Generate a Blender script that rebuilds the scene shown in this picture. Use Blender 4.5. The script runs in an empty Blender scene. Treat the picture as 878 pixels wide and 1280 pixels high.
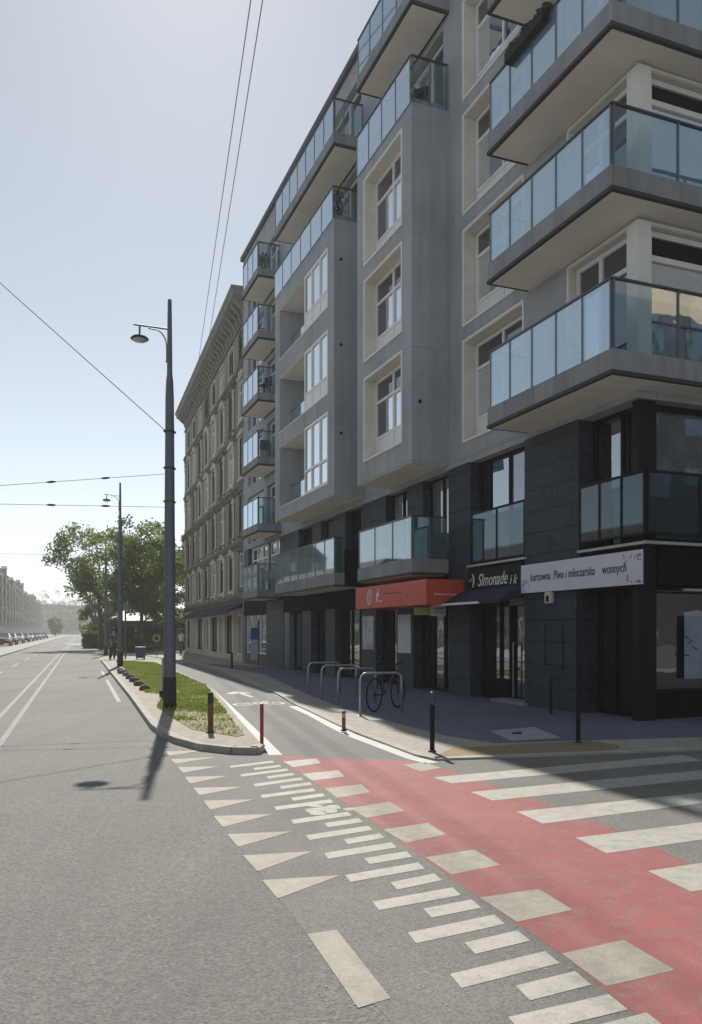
import bpy, bmesh, math, random
from mathutils import Vector, Matrix

random.seed(7)
SC = bpy.context.scene
COL = SC.collection

# ------------------------------------------------------------------ helpers
def g(px, py, z=0.0):
    """ground point (height z) seen at photo pixel px, py"""
    Y = (1.6 - z) * 1000.0 / (py - 790.0)
    return ((px - 439.0) * Y / 1000.0, Y)

RD = (-0.321, 0.947)            # along the road
RN = (0.947, 0.321)             # to the right of it
def rp(l, t):
    n = math.hypot(*RD)
    return (l * RN[0] / n + t * RD[0] / n, l * RN[1] / n + t * RD[1] / n)

class MB:
    def __init__(self):
        self.v = []; self.f = []; self.m = []; self.mat = 0
    def _add(self, vs, fs):
        b = len(self.v); self.v += [tuple(p) for p in vs]
        for q in fs:
            self.f.append([b + i for i in q]); self.m.append(self.mat)
        return self
    def box(self, x0, x1, y0, y1, z0, z1):
        if x0 > x1: x0, x1 = x1, x0
        if y0 > y1: y0, y1 = y1, y0
        if z0 > z1: z0, z1 = z1, z0
        vs = [(x, y, z) for z in (z0, z1) for x, y in ((x0, y0), (x1, y0), (x1, y1), (x0, y1))]
        return self._add(vs, [(3, 2, 1, 0), (4, 5, 6, 7), (0, 1, 5, 4), (1, 2, 6, 5), (2, 3, 7, 6), (3, 0, 4, 7)])
    def quad(self, a, b, c, d):
        return self._add([a, b, c, d], [(0, 1, 2, 3)])
    def poly(self, pts):
        return self._add(pts, [tuple(range(len(pts)))])
    def prism(self, pts, z0, z1):
        n = len(pts)
        ar = sum(pts[i][0] * pts[(i + 1) % n][1] - pts[(i + 1) % n][0] * pts[i][1] for i in range(n))
        if ar < 0: pts = pts[::-1]
        vs = [(p[0], p[1], z0) for p in pts] + [(p[0], p[1], z1) for p in pts]
        fs = [tuple(range(n))[::-1], tuple(range(n, 2 * n))]
        fs += [(i, (i + 1) % n, n + (i + 1) % n, n + i) for i in range(n)]
        return self._add(vs, fs)
    def extr(self, pts, vec):
        """any planar outline swept along vec"""
        n = len(pts); vec = Vector(vec)
        vs = [Vector(p) for p in pts] + [Vector(p) + vec for p in pts]
        fs = [tuple(range(n))[::-1], tuple(range(n, 2 * n))]
        fs += [(i, (i + 1) % n, n + (i + 1) % n, n + i) for i in range(n)]
        return self._add(vs, fs)
    def path(self, pts, r, n=8, closed=False):
        pts = [Vector(p) for p in pts]; N = len(pts)
        rs = r if isinstance(r, (list, tuple)) else [r] * N
        b = len(self.v); up = None
        for i, p in enumerate(pts):
            if closed: d = pts[(i + 1) % N] - pts[i - 1]
            else: d = pts[min(i + 1, N - 1)] - pts[max(i - 1, 0)]
            d.normalize()
            if up is None:
                up = Vector((0, 0, 1)) if abs(d.z) < .9 else Vector((1, 0, 0))
            a = d.cross(up)
            if a.length < 1e-4: a = d.cross(Vector((0, 1, 0.01)))
            a.normalize(); c = a.cross(d).normalized(); up = c
            for k in range(n):
                q = p + (a * math.cos(2 * math.pi * k / n) + c * math.sin(2 * math.pi * k / n)) * rs[i]
                self.v.append(tuple(q))
        M = N if closed else N - 1
        for i in range(M):
            j = (i + 1) % N
            for k in range(n):
                self.f.append([b + i * n + k, b + i * n + (k + 1) % n, b + j * n + (k + 1) % n, b + j * n + k]); self.m.append(self.mat)
        if not closed:
            self.f.append([b + k for k in range(n)]); self.m.append(self.mat)
            self.f.append([b + (N - 1) * n + k for k in range(n)][::-1]); self.m.append(self.mat)
        return self
    def lathe(self, prof, c=(0, 0, 0), n=16):
        b = len(self.v); N = len(prof)
        for r, z in prof:
            for k in range(n):
                a = 2 * math.pi * k / n
                self.v.append((c[0] + r * math.cos(a), c[1] + r * math.sin(a), c[2] + z))
        for i in range(N - 1):
            for k in range(n):
                self.f.append([b + i * n + k, b + i * n + (k + 1) % n, b + (i + 1) * n + (k + 1) % n, b + (i + 1) * n + k]); self.m.append(self.mat)
        self.f.append([b + k for k in range(n)][::-1]); self.m.append(self.mat)
        self.f.append([b + (N - 1) * n + k for k in range(n)]); self.m.append(self.mat)
        return self
    def blob(self, c, r, seed=0, jag=.15, seg=10, ring=7):
        rnd = random.Random(seed)
        rx, ry, rz = r
        prof = []
        b = len(self.v)
        for i in range(ring + 1):
            th = math.pi * i / ring
            for k in range(seg):
                a = 2 * math.pi * k / seg
                s = 1 + rnd.uniform(-jag, jag) * (0 if i in (0, ring) else 1)
                self.v.append((c[0] + rx * s * math.sin(th) * math.cos(a), c[1] + ry * s * math.sin(th) * math.sin(a), c[2] + rz * s * math.cos(th)))
        for i in range(ring):
            for k in range(seg):
                self.f.append([b + i * seg + k, b + (i + 1) * seg + k, b + (i + 1) * seg + (k + 1) % seg, b + i * seg + (k + 1) % seg]); self.m.append(self.mat)
        return self
    def build(self, name, mats, parent=None, smooth=False, bevel=0, T=None, recalc=True):
        me = bpy.data.meshes.new(name)
        vs = self.v if T is None else [T(p) for p in self.v]
        me.from_pydata([tuple(p) for p in vs], [], self.f)
        if not isinstance(mats, (list, tuple)): mats = [mats]
        for m in mats: me.materials.append(m)
        if len(mats) > 1:
            me.polygons.foreach_set('material_index', self.m)
        if recalc:
            bm = bmesh.new(); bm.from_mesh(me)
            bmesh.ops.recalc_face_normals(bm, faces=bm.faces)
            bm.to_mesh(me); bm.free()
        if smooth:
            me.polygons.foreach_set('use_smooth', [True] * len(me.polygons))
        me.update()
        o = bpy.data.objects.new(name, me); COL.objects.link(o)
        if parent: o.parent = parent
        if bevel:
            b = o.modifiers.new('bev', 'BEVEL'); b.width = bevel; b.segments = 2; b.limit_method = 'ANGLE'
        return o

def tag(o, label=None, cat=None, group=None, kind=None):
    if label: o['label'] = label
    if cat: o['category'] = cat
    if group: o['group'] = group
    if kind: o['kind'] = kind
    return o
def empty(name, loc=(0, 0, 0), rz=0, **k):
    o = bpy.data.objects.new(name, None); COL.objects.link(o)
    o.location = loc; o.rotation_euler = (0, 0, rz); o.empty_display_size = .2
    return tag(o, **k)
def copy_tree(o, parent=None):
    c = o.copy(); COL.objects.link(c); c.parent = parent
    for ch in [x for x in bpy.data.objects if x.parent == o]:
        copy_tree(ch, c)
    return c

def text_obj(body, size, ext, mat, parent, name='lettering', shear=0.0, width=None, M=None):
    cu = bpy.data.curves.new(name, 'FONT'); cu.body = body; cu.size = size; cu.extrude = ext; cu.shear = shear
    cu.resolution_u = 3
    tmp = bpy.data.objects.new(name + '_t', cu); COL.objects.link(tmp)
    dg = bpy.context.evaluated_depsgraph_get(); dg.update()
    me = bpy.data.meshes.new_from_object(tmp.evaluated_get(dg))
    bpy.data.objects.remove(tmp); bpy.data.curves.remove(cu)
    me.materials.clear(); me.materials.append(mat)
    xs = [v.co.x for v in me.vertices]
    if width and xs:
        k = width / (max(xs) - min(xs)); x0 = min(xs)
        for v in me.vertices: v.co.x = (v.co.x - x0) * k
    if M is not None: me.transform(M)
    o = bpy.data.objects.new(name, me); COL.objects.link(o); o.parent = parent
    return o

# ------------------------------------------------------------------ materials
class NT:
    def __init__(self, name):
        self.mat = bpy.data.materials.new(name); self.mat.use_nodes = True
        self.t = self.mat.node_tree; self.n = self.t.nodes; self.l = self.t.links
        self.b = self.n['Principled BSDF']; self.out = self.n['Material Output']
    def node(self, ty, **k):
        x = self.n.new(ty)
        for a, v in k.items():
            if a in x.inputs: x.inputs[a].default_value = v
            else: setattr(x, a, v)
        return x
    def link(self, a, b): self.l.new(a, b)
    def coord(self, sc=None, kind='Object'):
        tc = self.node('ShaderNodeTexCoord')
        if sc is None: return tc.outputs[kind]
        mp = self.node('ShaderNodeMapping'); mp.inputs['Scale'].default_value = sc
        self.link(tc.outputs[kind], mp.inputs['Vector']); return mp.outputs['Vector']
    def noise(self, vec, scale, detail=4, rough=.6):
        x = self.node('ShaderNodeTexNoise'); x.inputs['Scale'].default_value = scale
        x.inputs['Detail'].default_value = detail; x.inputs['Roughness'].default_value = rough
        self.link(vec, x.inputs['Vector']); return x.outputs['Fac']
    def ramp(self, fac, stops):
        r = self.node('ShaderNodeValToRGB'); e = r.color_ramp.elements
        while len(e) < len(stops): e.new(.5)
        for i, (p, c) in enumerate(stops):
            e[i].position = p; e[i].color = (*c, 1) if len(c) == 3 else c
        self.link(fac, r.inputs['Fac']); return r.outputs['Color']
    def mix(self, fac, a, b, mode='MIX'):
        x = self.node('ShaderNodeMix', data_type='RGBA', blend_type=mode)
        for s, v in ((x.inputs[0], fac), (x.inputs[6], a), (x.inputs[7], b)):
            if isinstance(v, (int, float)): s.default_value = v
            elif isinstance(v, tuple): s.default_value = (*v, 1) if len(v) == 3 else v
            else: self.link(v, s)
        return x.outputs[2]
    def bump(self, h, strength=.2, dist=.02):
        x = self.node('ShaderNodeBump'); x.inputs['Strength'].default_value = strength; x.inputs['Distance'].default_value = dist
        self.link(h, x.inputs['Height']); self.link(x.outputs['Normal'], self.b.inputs['Normal'])
    def col(self, c):
        if isinstance(c, tuple): self.b.inputs['Base Color'].default_value = (*c, 1)
        else: self.link(c, self.b.inputs['Base Color'])
    def rough(self, r): self.b.inputs['Roughness'].default_value = r

def sc(c, k): return tuple(x * k for x in c)
def plain(name, c, rough=.6, metal=0, var=.12, scale=3.0, bump=0, spec=None):
    m = NT(name); v = m.coord()
    n = m.noise(v, scale, 5)
    m.col(m.ramp(n, [(.3, sc(c, 1 - var)), (.7, sc(c, 1 + var))]))
    m.rough(rough); m.b.inputs['Metallic'].default_value = metal
    if spec is not None: m.b.inputs['Specular IOR Level'].default_value = spec
    if bump: m.bump(m.noise(v, scale * 12, 3), bump, .01)
    return m.mat

def render_wall(name, c, joint=False, rain=.5):
    """stained rendered wall in building space"""
    m = NT(name); v = m.coord()
    big = m.noise(v, .55, 6, .65)
    c1 = m.ramp(big, [(.28, sc(c, .80)), (.5, c), (.75, sc(c, 1.16))])
    vs = m.coord((2.2, 2.2, .16))
    streak = m.noise(vs, 1.6, 5, .6)
    c2 = m.mix(m.ramp(streak, [(.42, (0, 0, 0)), (.75, (rain, rain, rain))]), c1, sc(c, .62))
    fine = m.noise(v, 35, 3)
    c3 = m.mix(.12, c2, fine, 'OVERLAY')
    if joint:
        sp = m.node('ShaderNodeSeparateXYZ'); m.link(v, sp.inputs[0])
        wob = m.node('ShaderNodeMath', operation='ADD'); m.link(sp.outputs[2], wob.inputs[0]); wob.inputs[1].default_value = -5.9
        md = m.node('ShaderNodeMath', operation='WRAP'); m.link(wob.outputs[0], md.inputs[0]); md.inputs[1].default_value = 2.85; md.inputs[2].default_value = 0
        lt = m.node('ShaderNodeMath', operation='LESS_THAN'); m.link(md.outputs[0], lt.inputs[0]); lt.inputs[1].default_value = .028
        mu = m.node('ShaderNodeMath', operation='MULTIPLY'); m.link(lt.outputs[0], mu.inputs[0]); m.link(m.ramp(big, [(.3, (.1, .1, .1)), (.7, (.5, .5, .5))]), mu.inputs[1])
        c3 = m.mix(mu.outputs[0], c3, sc(c, .5))
    m.col(c3); m.rough(.88); m.bump(fine, .15, .004)
    m.b.inputs['Specular IOR Level'].default_value = .2
    return m.mat

def stone_wall(name):
    m = NT(name); tc = m.coord()
    sep = m.node('ShaderNodeSeparateXYZ'); m.link(tc, sep.inputs[0])
    add = m.node('ShaderNodeMath', operation='ADD'); m.link(sep.outputs[0], add.inputs[0]); m.link(sep.outputs[1], add.inputs[1])
    cb = m.node('ShaderNodeCombineXYZ'); m.link(add.outputs[0], cb.inputs[0]); m.link(sep.outputs[2], cb.inputs[1])
    br = m.node('ShaderNodeTexBrick'); m.link(cb.outputs[0], br.inputs['Vector'])
    for k, val in (('Scale', 1.0), ('Mortar Size', .022), ('Mortar Smooth', .4), ('Brick Width', 1.35), ('Row Height', .46), ('Bias', 0.0)):
        br.inputs[k].default_value = val
    br.inputs['Color1'].default_value = (.015, .020, .031, 1); br.inputs['Color2'].default_value = (.032, .043, .063, 1)
    br.inputs['Mortar'].default_value = (.008, .009, .012, 1)
    n1 = m.noise(tc, 2.2, 8, .7); n2 = m.noise(tc, 14, 8, .8)
    c = m.mix(m.ramp(n1, [(.35, (0, 0, 0)), (.7, (.7, .7, .7))]), br.outputs['Color'], (.06, .078, .108))
    c = m.mix(m.ramp(n2, [(.56, (0, 0, 0)), (.68, (.8, .8, .8))]), c, (.3, .33, .37))
    m.col(c); m.rough(.45)
    mx = m.node('ShaderNodeMath', operation='ADD'); m.link(n2, mx.inputs[0])
    inv = m.node('ShaderNodeMath', operation='MULTIPLY'); inv.inputs[1].default_value = -1.5
    m.link(br.outputs['Fac'], inv.inputs[0]); m.link(inv.outputs[0], mx.inputs[1])
    m.bump(mx.outputs[0], 1.0, .05)
    return m.mat

def asphalt(name, dark, light, grain=90, patch=.25):
    m = NT(name); v = m.coord()
    big = m.noise(v, patch, 6, .6)
    c = m.ramp(big, [(.3, dark), (.7, light)])
    v1 = m.node('ShaderNodeTexVoronoi'); v1.inputs['Scale'].default_value = grain; m.link(v, v1.inputs['Vector'])
    c = m.mix(.38, c, m.ramp(v1.outputs['Color'], [(.15, (.16, .16, .16)), (.85, (.84, .83, .8))]), 'OVERLAY')
    v2 = m.node('ShaderNodeTexVoronoi'); v2.inputs['Scale'].default_value = grain * .45; m.link(v, v2.inputs['Vector'])
    c = m.mix(.14, c, m.ramp(v2.outputs['Color'], [(.1, (.1, .1, .1)), (.9, (.9, .9, .9))]), 'OVERLAY')
    # worn wheel tracks and oil along the lane
    vs = m.coord((1.2, .05, 1.0)); tr = m.noise(vs, 1.1, 3)
    c = m.mix(m.ramp(tr, [(.45, (0, 0, 0)), (.7, (.35, .35, .35))]), c, sc(dark, .8))
    m.col(c); m.rough(.78)
    m.bump(v1.outputs['Distance'], (.4 if grain < 80 else .2), .012 * 55 / grain)
    m.b.inputs['Specular IOR Level'].default_value = .35
    return m.mat

def paint(name, c, under, wear=.5, scale=9):
    m = NT(name); v = m.coord()
    n = m.noise(v, scale, 9, .75); n2 = m.noise(v, 1.1, 4)
    base = m.mix(m.ramp(n2, [(.3, (0, 0, 0)), (.7, (.6, .6, .6))]), c, sc(c, .78))
    f = m.ramp(n, [(wear - .17, (0, 0, 0)), (wear + .1, (1, 1, 1))])
    cc = m.mix(f, m.mix(.8, base, under), base)
    chips = m.noise(v, 34, 6, .85)
    cc = m.mix(m.ramp(chips, [(.56, (0, 0, 0)), (.66, (.75, .75, .75))]), cc, under)
    fine = m.noise(v, 120, 2)
    cc = m.mix(.3, cc, m.ramp(fine, [(.3, (.25, .25, .25)), (.7, (.75, .75, .75))]), 'OVERLAY')
    m.col(cc); m.rough(.7); m.bump(fine, .3, .004)
    return m.mat

def paving(name, c1, c2, mortar, bw, rh, rot=0.0, rough=.8, offset=.5):
    m = NT(name); tc = m.coord()
    mp = m.node('ShaderNodeMapping'); mp.inputs['Rotation'].default_value = (0, 0, rot); m.link(tc, mp.inputs['Vector'])
    br = m.node('ShaderNodeTexBrick'); m.link(mp.outputs[0], br.inputs['Vector']); br.offset = offset
    for k, val in (('Scale', 1.0), ('Mortar Size', .008), ('Mortar Smooth', .2), ('Brick Width', bw), ('Row Height', rh), ('Bias', 0.0)):
        br.inputs[k].default_value = val
    br.inputs['Color1'].default_value = (*c1, 1); br.inputs['Color2'].default_value = (*c2, 1); br.inputs['Mortar'].default_value = (*mortar, 1)
    n = m.noise(tc, .9, 7, .7)
    c = m.mix(m.ramp(n, [(.35, (0, 0, 0)), (.7, (.6, .6, .6))]), br.outputs['Color'], sc(c1, .72))
    fine = m.noise(tc, 60, 3)
    c = m.mix(.25, c, fine, 'OVERLAY')
    m.col(c); m.rough(rough); m.bump(br.outputs['Fac'], -.4, .008)
    return m.mat

def glass_pane(name, dark=(.012, .015, .018), refl=.32, rough=.02, var=0.0, tint=(.9, .95, 1)):
    """window glass in front of an unlit room: mirror layer over a dark base"""
    m = NT(name)
    m.n.remove(m.b)
    d = m.node('ShaderNodeBsdfDiffuse'); v = m.coord()
    n = m.noise(v, .8, 3)
    m.link(m.ramp(n, [(.45, dark), (.62, sc(dark, 1 + var))]), d.inputs['Color'])
    gl = m.node('ShaderNodeBsdfGlossy', distribution='GGX'); gl.inputs['Roughness'].default_value = rough
    gl.inputs['Color'].default_value = (*tint, 1)
    bp = m.node('ShaderNodeBump'); bp.inputs['Strength'].default_value = .10; bp.inputs['Distance'].default_value = .05
    m.link(m.noise(v, 1.3, 2), bp.inputs['Height']); m.link(bp.outputs[0], gl.inputs['Normal'])
    lw = m.node('ShaderNodeLayerWeight'); lw.inputs['Blend'].default_value = .35
    mr = m.node('ShaderNodeMapRange'); mr.inputs['To Min'].default_value = refl; mr.inputs['To Max'].default_value = 1.0
    m.link(lw.outputs['Fresnel'], mr.inputs['Value'])
    mx = m.node('ShaderNodeMixShader'); m.link(mr.outputs[0], mx.inputs[0]); m.link(d.outputs[0], mx.inputs[1]); m.link(gl.outputs[0], mx.inputs[2])
    m.link(mx.outputs[0], m.out.inputs['Surface'])
    return m.mat

def sheet_glass(name, tint=(.75, .9, .95), refl=.25, milk=.0, milkc=(.5, .7, .8)):
    """balustrade glass: clear/tinted sheet with a mirror layer and a milky film"""
    m = NT(name); m.n.remove(m.b)
    tr = m.node('ShaderNodeBsdfTransparent'); tr.inputs['Color'].default_value = (*tint, 1)
    gl = m.node('ShaderNodeBsdfGlossy', distribution='GGX'); gl.inputs['Roughness'].default_value = .03
    gl.inputs['Color'].default_value = (.86, .95, 1, 1)
    df = m.node('ShaderNodeBsdfDiffuse'); df.inputs['Color'].default_value = (*milkc, 1)
    tl = m.node('ShaderNodeBsdfTranslucent'); tl.inputs['Color'].default_value = (*milkc, 1)
    v = m.coord(); n = m.noise(m.coord((1, 1, .35)), 1.7, 5)
    m0 = m.node('ShaderNodeMixShader'); m0.inputs[0].default_value = .5; m.link(df.outputs[0], m0.inputs[1]); m.link(tl.outputs[0], m0.inputs[2])
    mf = m.node('ShaderNodeMapRange'); mf.inputs['From Min'].default_value = .3; mf.inputs['From Max'].default_value = .7
    mf.inputs['To Min'].default_value = milk * .75; mf.inputs['To Max'].default_value = min(1, milk * 1.25); m.link(n, mf.inputs['Value'])
    m1 = m.node('ShaderNodeMixShader'); m.link(mf.outputs[0], m1.inputs[0]); m.link(tr.outputs[0], m1.inputs[1]); m.link(m0.outputs[0], m1.inputs[2])
    lw = m.node('ShaderNodeLayerWeight'); lw.inputs['Blend'].default_value = .5
    pw = m.node('ShaderNodeMath', operation='POWER'); pw.inputs[1].default_value = 4; m.link(lw.outputs['Facing'], pw.inputs[0])
    mr = m.node('ShaderNodeMapRange'); mr.inputs['To Min'].default_value = refl; mr.inputs['To Max'].default_value = 1
    m.link(pw.outputs[0], mr.inputs['Value'])
    m2 = m.node('ShaderNodeMixShader'); m.link(mr.outputs[0], m2.inputs[0]); m.link(m1.outputs[0], m2.inputs[1]); m.link(gl.outputs[0], m2.inputs[2])
    m.link(m2.outputs[0], m.out.inputs['Surface'])
    return m.mat

def leafmat(name, c1, c2, trans=.35):
    m = NT(name); m.n.remove(m.b)
    v = m.coord(); n = m.noise(v, .9, 3)
    col = m.ramp(n, [(.35, c1), (.65, c2)])
    d = m.node('ShaderNodeBsdfDiffuse'); t = m.node('ShaderNodeBsdfTranslucent'); gl = m.node('ShaderNodeBsdfGlossy'); gl.inputs['Roughness'].default_value = .45
    m.link(col, d.inputs['Color']); m.link(m.mix(.4, col, (.32, .42, .05)), t.inputs['Color'])
    a = m.node('ShaderNodeMixShader'); a.inputs[0].default_value = trans; m.link(d.outputs[0], a.inputs[1]); m.link(t.outputs[0], a.inputs[2])
    b = m.node('ShaderNodeMixShader'); b.inputs[0].default_value = .05; m.link(a.outputs[0], b.inputs[1]); m.link(gl.outputs[0], b.inputs[2])
    m.link(b.outputs[0], m.out.inputs['Surface']); return m.mat

def emis(name, c, s):
    m = NT(name); m.b.inputs['Base Color'].default_value = (*c, 1); m.b.inputs['Emission Color'].default_value = (*c, 1); m.b.inputs['Emission Strength'].default_value = s
    return m.mat

M = dict(
    grey=render_wall('grey_render', (.40, .425, .455), True),
    slab=render_wall('slab_concrete', (.31, .325, .345), False, .9),
    drip=plain('drip_edge', (.05, .05, .052), .8),
    soffit=plain('soffit_render', (.87, .82, .74), .9, var=.07, scale=1.2),
    trim=plain('beige_surround', (.74, .70, .62), .75, var=.06),
    trimw=plain('pale_surround_edge', (.82, .81, .78), .7, var=.04),
    white=plain('white_window_plastic', (.82, .82, .8), .4, var=.05),
    black=plain('black_metal', (.012, .013, .015), .6, spec=.2),
    blackp=plain('black_panel', (.011, .012, .014), .8, var=.3, spec=.1),
    rail=plain('grey_steel_rail', (.09, .095, .1), .4, metal=.6),
    railp=plain('steel_post', (.17, .19, .2), .4, metal=.5),
    steel=plain('galvanised_steel', (.42, .43, .45), .38, metal=.75),
    stone=stone_wall('split_dark_stone'),
    pane=glass_pane('window_glass', (.014, .019, .026), .15, var=1.5),
    paneb=glass_pane('window_glass_bright', (.2, .24, .28), .72, var=.6),  # paler base paints in the bright sky reflected by some panes
    panec=glass_pane('window_glass_curtained', (.2, .21, .21), .22, var=.5),
    shop=glass_pane('shop_glass', (.006, .007, .008), .36),
    shopg=glass_pane('upper_shop_glass', (.06, .085, .1), .2, var=1.0),
    milk=sheet_glass('balcony_glass_film', (.8, .91, .96), .36, .3, (.52, .7, .84)),
    clear=sheet_glass('balcony_glass_clear', (.86, .92, .93), .05, .04, (.3, .42, .46)),
    milkt=sheet_glass('balcony_glass_dense', (.5, .62, .7), .30, .85, (.36, .52, .66)),  # top balcony glass made denser so its shadow falls solid
    green=sheet_glass('balcony_glass_green', (.66, .8, .78), .2, .2, (.26, .4, .4)),
    lglass=sheet_glass('dark_balcony_glass', (.5, .64, .68), .07, .22, (.10, .16, .2)),
    oldpane=plain('old_window_glass', (.012, .014, .017), .3, spec=.25, var=.5), oldframe=plain('old_brown_frame', (.09, .06, .04), .7),
    lineg=plain('light_trim_line', (.45, .45, .42), .5),
    dark=plain('unlit_room', (.01, .01, .011), .9),
    blind=plain('dark_blind', (.03, .03, .03), .8),
    roof=plain('roof_sheet', (.08, .08, .085), .7),
    red=plain('red_sign_sheet', (.62, .085, .045), .42, var=.08),
    wsign=plain('white_sign_sheet', (.66, .68, .74), .5, var=.05),
    ink=plain('dark_ink', (.1, .1, .13), .7),
    script=plain('white_script', (.75, .75, .72), .5),
    poster=plain('poster_paper', (.66, .69, .74), .6, var=.06),
    navy=plain('navy_canvas', (.02, .028, .05), .8),
)

# ------------------------------------------------------------------ SETTING: ground
M['ground'] = paving('ground_paving', (.34, .32, .28), (.38, .36, .31), (.22, .2, .18), 1.2, .6, .34)
M['road'] = asphalt('road_asphalt', (.145, .143, .136), (.205, .201, .19), 70)
M['road2'] = asphalt('side_street_asphalt', (.155, .148, .135), (.215, .205, .187), 120, .8)
M['path'] = asphalt('cycle_path_asphalt', (.165, .162, .158), (.2, .197, .19), 110, .5)
M['pave'] = paving('pavement_slabs', (.36, .335, .29), (.42, .39, .34), (.2, .19, .165), .7, .35, .33)
M['tact'] = paving('ochre_pavers', (.30, .215, .11), (.34, .245, .13), (.16, .12, .07), .2, .1, .33)
M['cobble'] = paving('island_setts', (.33, .29, .235), (.43, .385, .32), (.15, .135, .11), .42, .12, .33 + math.pi / 2)
M['kerb'] = plain('kerb_stone', (.4, .38, .34), .8, var=.18, scale=4, bump=.3)
def red_paint():
    m = NT('red_crossing_paint'); v = m.coord()
    c = m.ramp(m.noise(v, .8, 6, .7), [(.3, (.25, .062, .06)), (.7, (.37, .11, .105))])
    vs = m.coord((.35, 3.0, 1)); st = m.noise(vs, 1.3, 6, .7)
    c = m.mix(m.ramp(st, [(.5, (0, 0, 0)), (.78, (.6, .6, .6))]), c, (.21, .10, .09))
    w1 = m.noise(v, 6, 10, .8)
    c = m.mix(m.ramp(w1, [(.5, (0, 0, 0)), (.66, (.8, .8, .8))]), c, (.25, .17, .15))
    fine = m.noise(v, 110, 3, .7)
    c = m.mix(.4, c, m.ramp(fine, [(.3, (.2, .2, .2)), (.7, (.8, .8, .8))]), 'OVERLAY')
    m.col(c); m.rough(.75); m.bump(fine, .3, .006); return m.mat
M['redp'] = red_paint()
M['whitep'] = paint('white_road_paint', (.47, .45, .40), (.2, .19, .17), .42, 7)
M['freshp'] = paint('fresh_white_paint', (.62, .61, .57), (.2, .19, .17), .3, 7)
M['oldp'] = paint('worn_road_paint', (.38, .355, .29), (.2, .19, .17), .45, 7)
M['trackp'] = paint('faint_line_paint', (.27, .262, .235), (.2, .19, .17), .46, 5)
M['grassb'] = plain('soil', (.27, .245, .155), .95, var=.35, scale=4)

def sheet(name, pts, z, mat, parent=None, **k):
    o = MB().poly([(p[0], p[1], z) for p in pts]).build(name, mat, parent, recalc=False)
    if k: tag(o, **k)
    return o

# big ground sheet
sheet('ground', [(-1400, -200), (900, -200), (900, 1700), (-1400, 1700)], -.012, M['ground'], kind='structure')
road = sheet('road', [rp(-4.8, -40), rp(9, -40), rp(9, 9), rp(1.2, 12), rp(1.15, 16), rp(1.1, 47), rp(1.1, 420), rp(-4.8, 420)], 0.0, M['road'], kind='structure')
sheet('far_carriageway', [rp(-11.5, -40), rp(-8, -40), rp(-8, 420), rp(-11.5, 420)], 0.0, M['road'], kind='structure')
# side street: darker, finer asphalt right of the give-way line
gw = [g(198, 926), g(207, 939), g(331, 1100), g(384, 1168), g(480, 1268), g(700, 1500)]
side = gw + [(4.5, .5), (30, 3), (30, 16.5), g(1100, 930), g(878, 939), g(545, 950), g(348, 944), g(330, 937)]
sheet('side_street', side, 0.0015, M['road2'], kind='structure')
# cycle path between island and pavement
cyc = [g(330, 937), g(348, 946), g(440, 952), g(540, 953), g(545, 949), g(480, 929), g(420, 905), g(369, 881), rp(4.7, 20), rp(5.2, 30), rp(5.4, 42), rp(3.4, 42), g(260, 857), g(282, 877), g(320, 915)]
sheet('cycle_path', cyc, 0.002, M['path'], kind='structure')
# red cycle crossing
redL = [g(345, 945), g(354, 952), g(406, 986), g(480, 1037.5), g(600, 1122.6), g(702, 1192.7), g(808, 1280), g(1050, 1480)]
redR = [g(1300, 1280), g(1050, 1165), g(866, 1081), g(769, 1037), g(683, 1005.5), g(618, 982), g(571, 967), g(530, 952)]
sheet('red_cycle_crossing', redL + redR, 0.0024, M['redp'], kind='structure')
# pavement in front of the building
PZ = .022
pav_edge = [g(x, y, PZ) for x, y in ((369, 880), (395, 892), (420, 904), (450, 917), (480, 928), (520, 943), (545, 948.5), (620, 946), (700, 943), (878, 936))]
pav = [(-40 - 0, 110), rp(5.6, 42), rp(5.3, 30), rp(4.8, 20)] + pav_edge + [(14, 12.6), (30, 17), (30, 60), (0, 110)]
MB().prism(pav, -.01, PZ).build('pavement', M['pave']); tag(bpy.data.objects['pavement'], kind='structure')
kb = MB()
ke = [rp(5.3, 30), rp(4.8, 20)] + pav_edge + [(14, 12.6)]
for a, b in zip(ke, ke[1:]):
    d = Vector((b[0] - a[0], b[1] - a[1])); L = d.length; d.normalize(); nn = Vector((-d.y, d.x))
    n = max(1, int(L / .9)); 
    for i in range(n):
        p = Vector(a) + d * (L * i / n + .006); q = Vector(a) + d * (L * (i + 1) / n - .006)
        kb.prism([p - nn * .02, q - nn * .02, q + nn * .13, p + nn * .13], -.008, PZ + .006)
kerb = kb.build('kerb', M['kerb']); tag(kerb, kind='structure')
# ochre tactile strip at the crossing
sheet('tactile_strip', [g(541, 947, PZ), g(566, 935, PZ), g(735, 926, PZ), g(775, 932, PZ), g(770, 938.5, PZ), g(640, 944, PZ)], PZ + .0045, M['tact'], kind='structure')
M['slabgrey'] = plain('smooth_concrete', (.33, .33, .34), .8, var=.15, scale=2)
# inner half of the pavement: asphalt with the building's blue shade put into its colour
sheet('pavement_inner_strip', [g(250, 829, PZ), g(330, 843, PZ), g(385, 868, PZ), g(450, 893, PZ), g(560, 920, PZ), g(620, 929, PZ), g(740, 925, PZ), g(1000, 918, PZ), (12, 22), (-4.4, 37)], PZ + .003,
      asphalt('footway_shade_asphalt', (.11, .128, .17), (.155, .175, .225), 100, .5), kind='structure')
sheet('access_cover_slab', [g(612, 914, PZ), g(668, 909, PZ), g(702, 923, PZ), g(640, 927, PZ)], PZ + .0075, M['slabgrey'], kind='structure')
sheet('access_cover', [g(640, 916.5, PZ), g(652, 915.5, PZ), g(653, 918, PZ), g(641, 918.5, PZ)], PZ + .012, M['black'], kind='structure')

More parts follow.
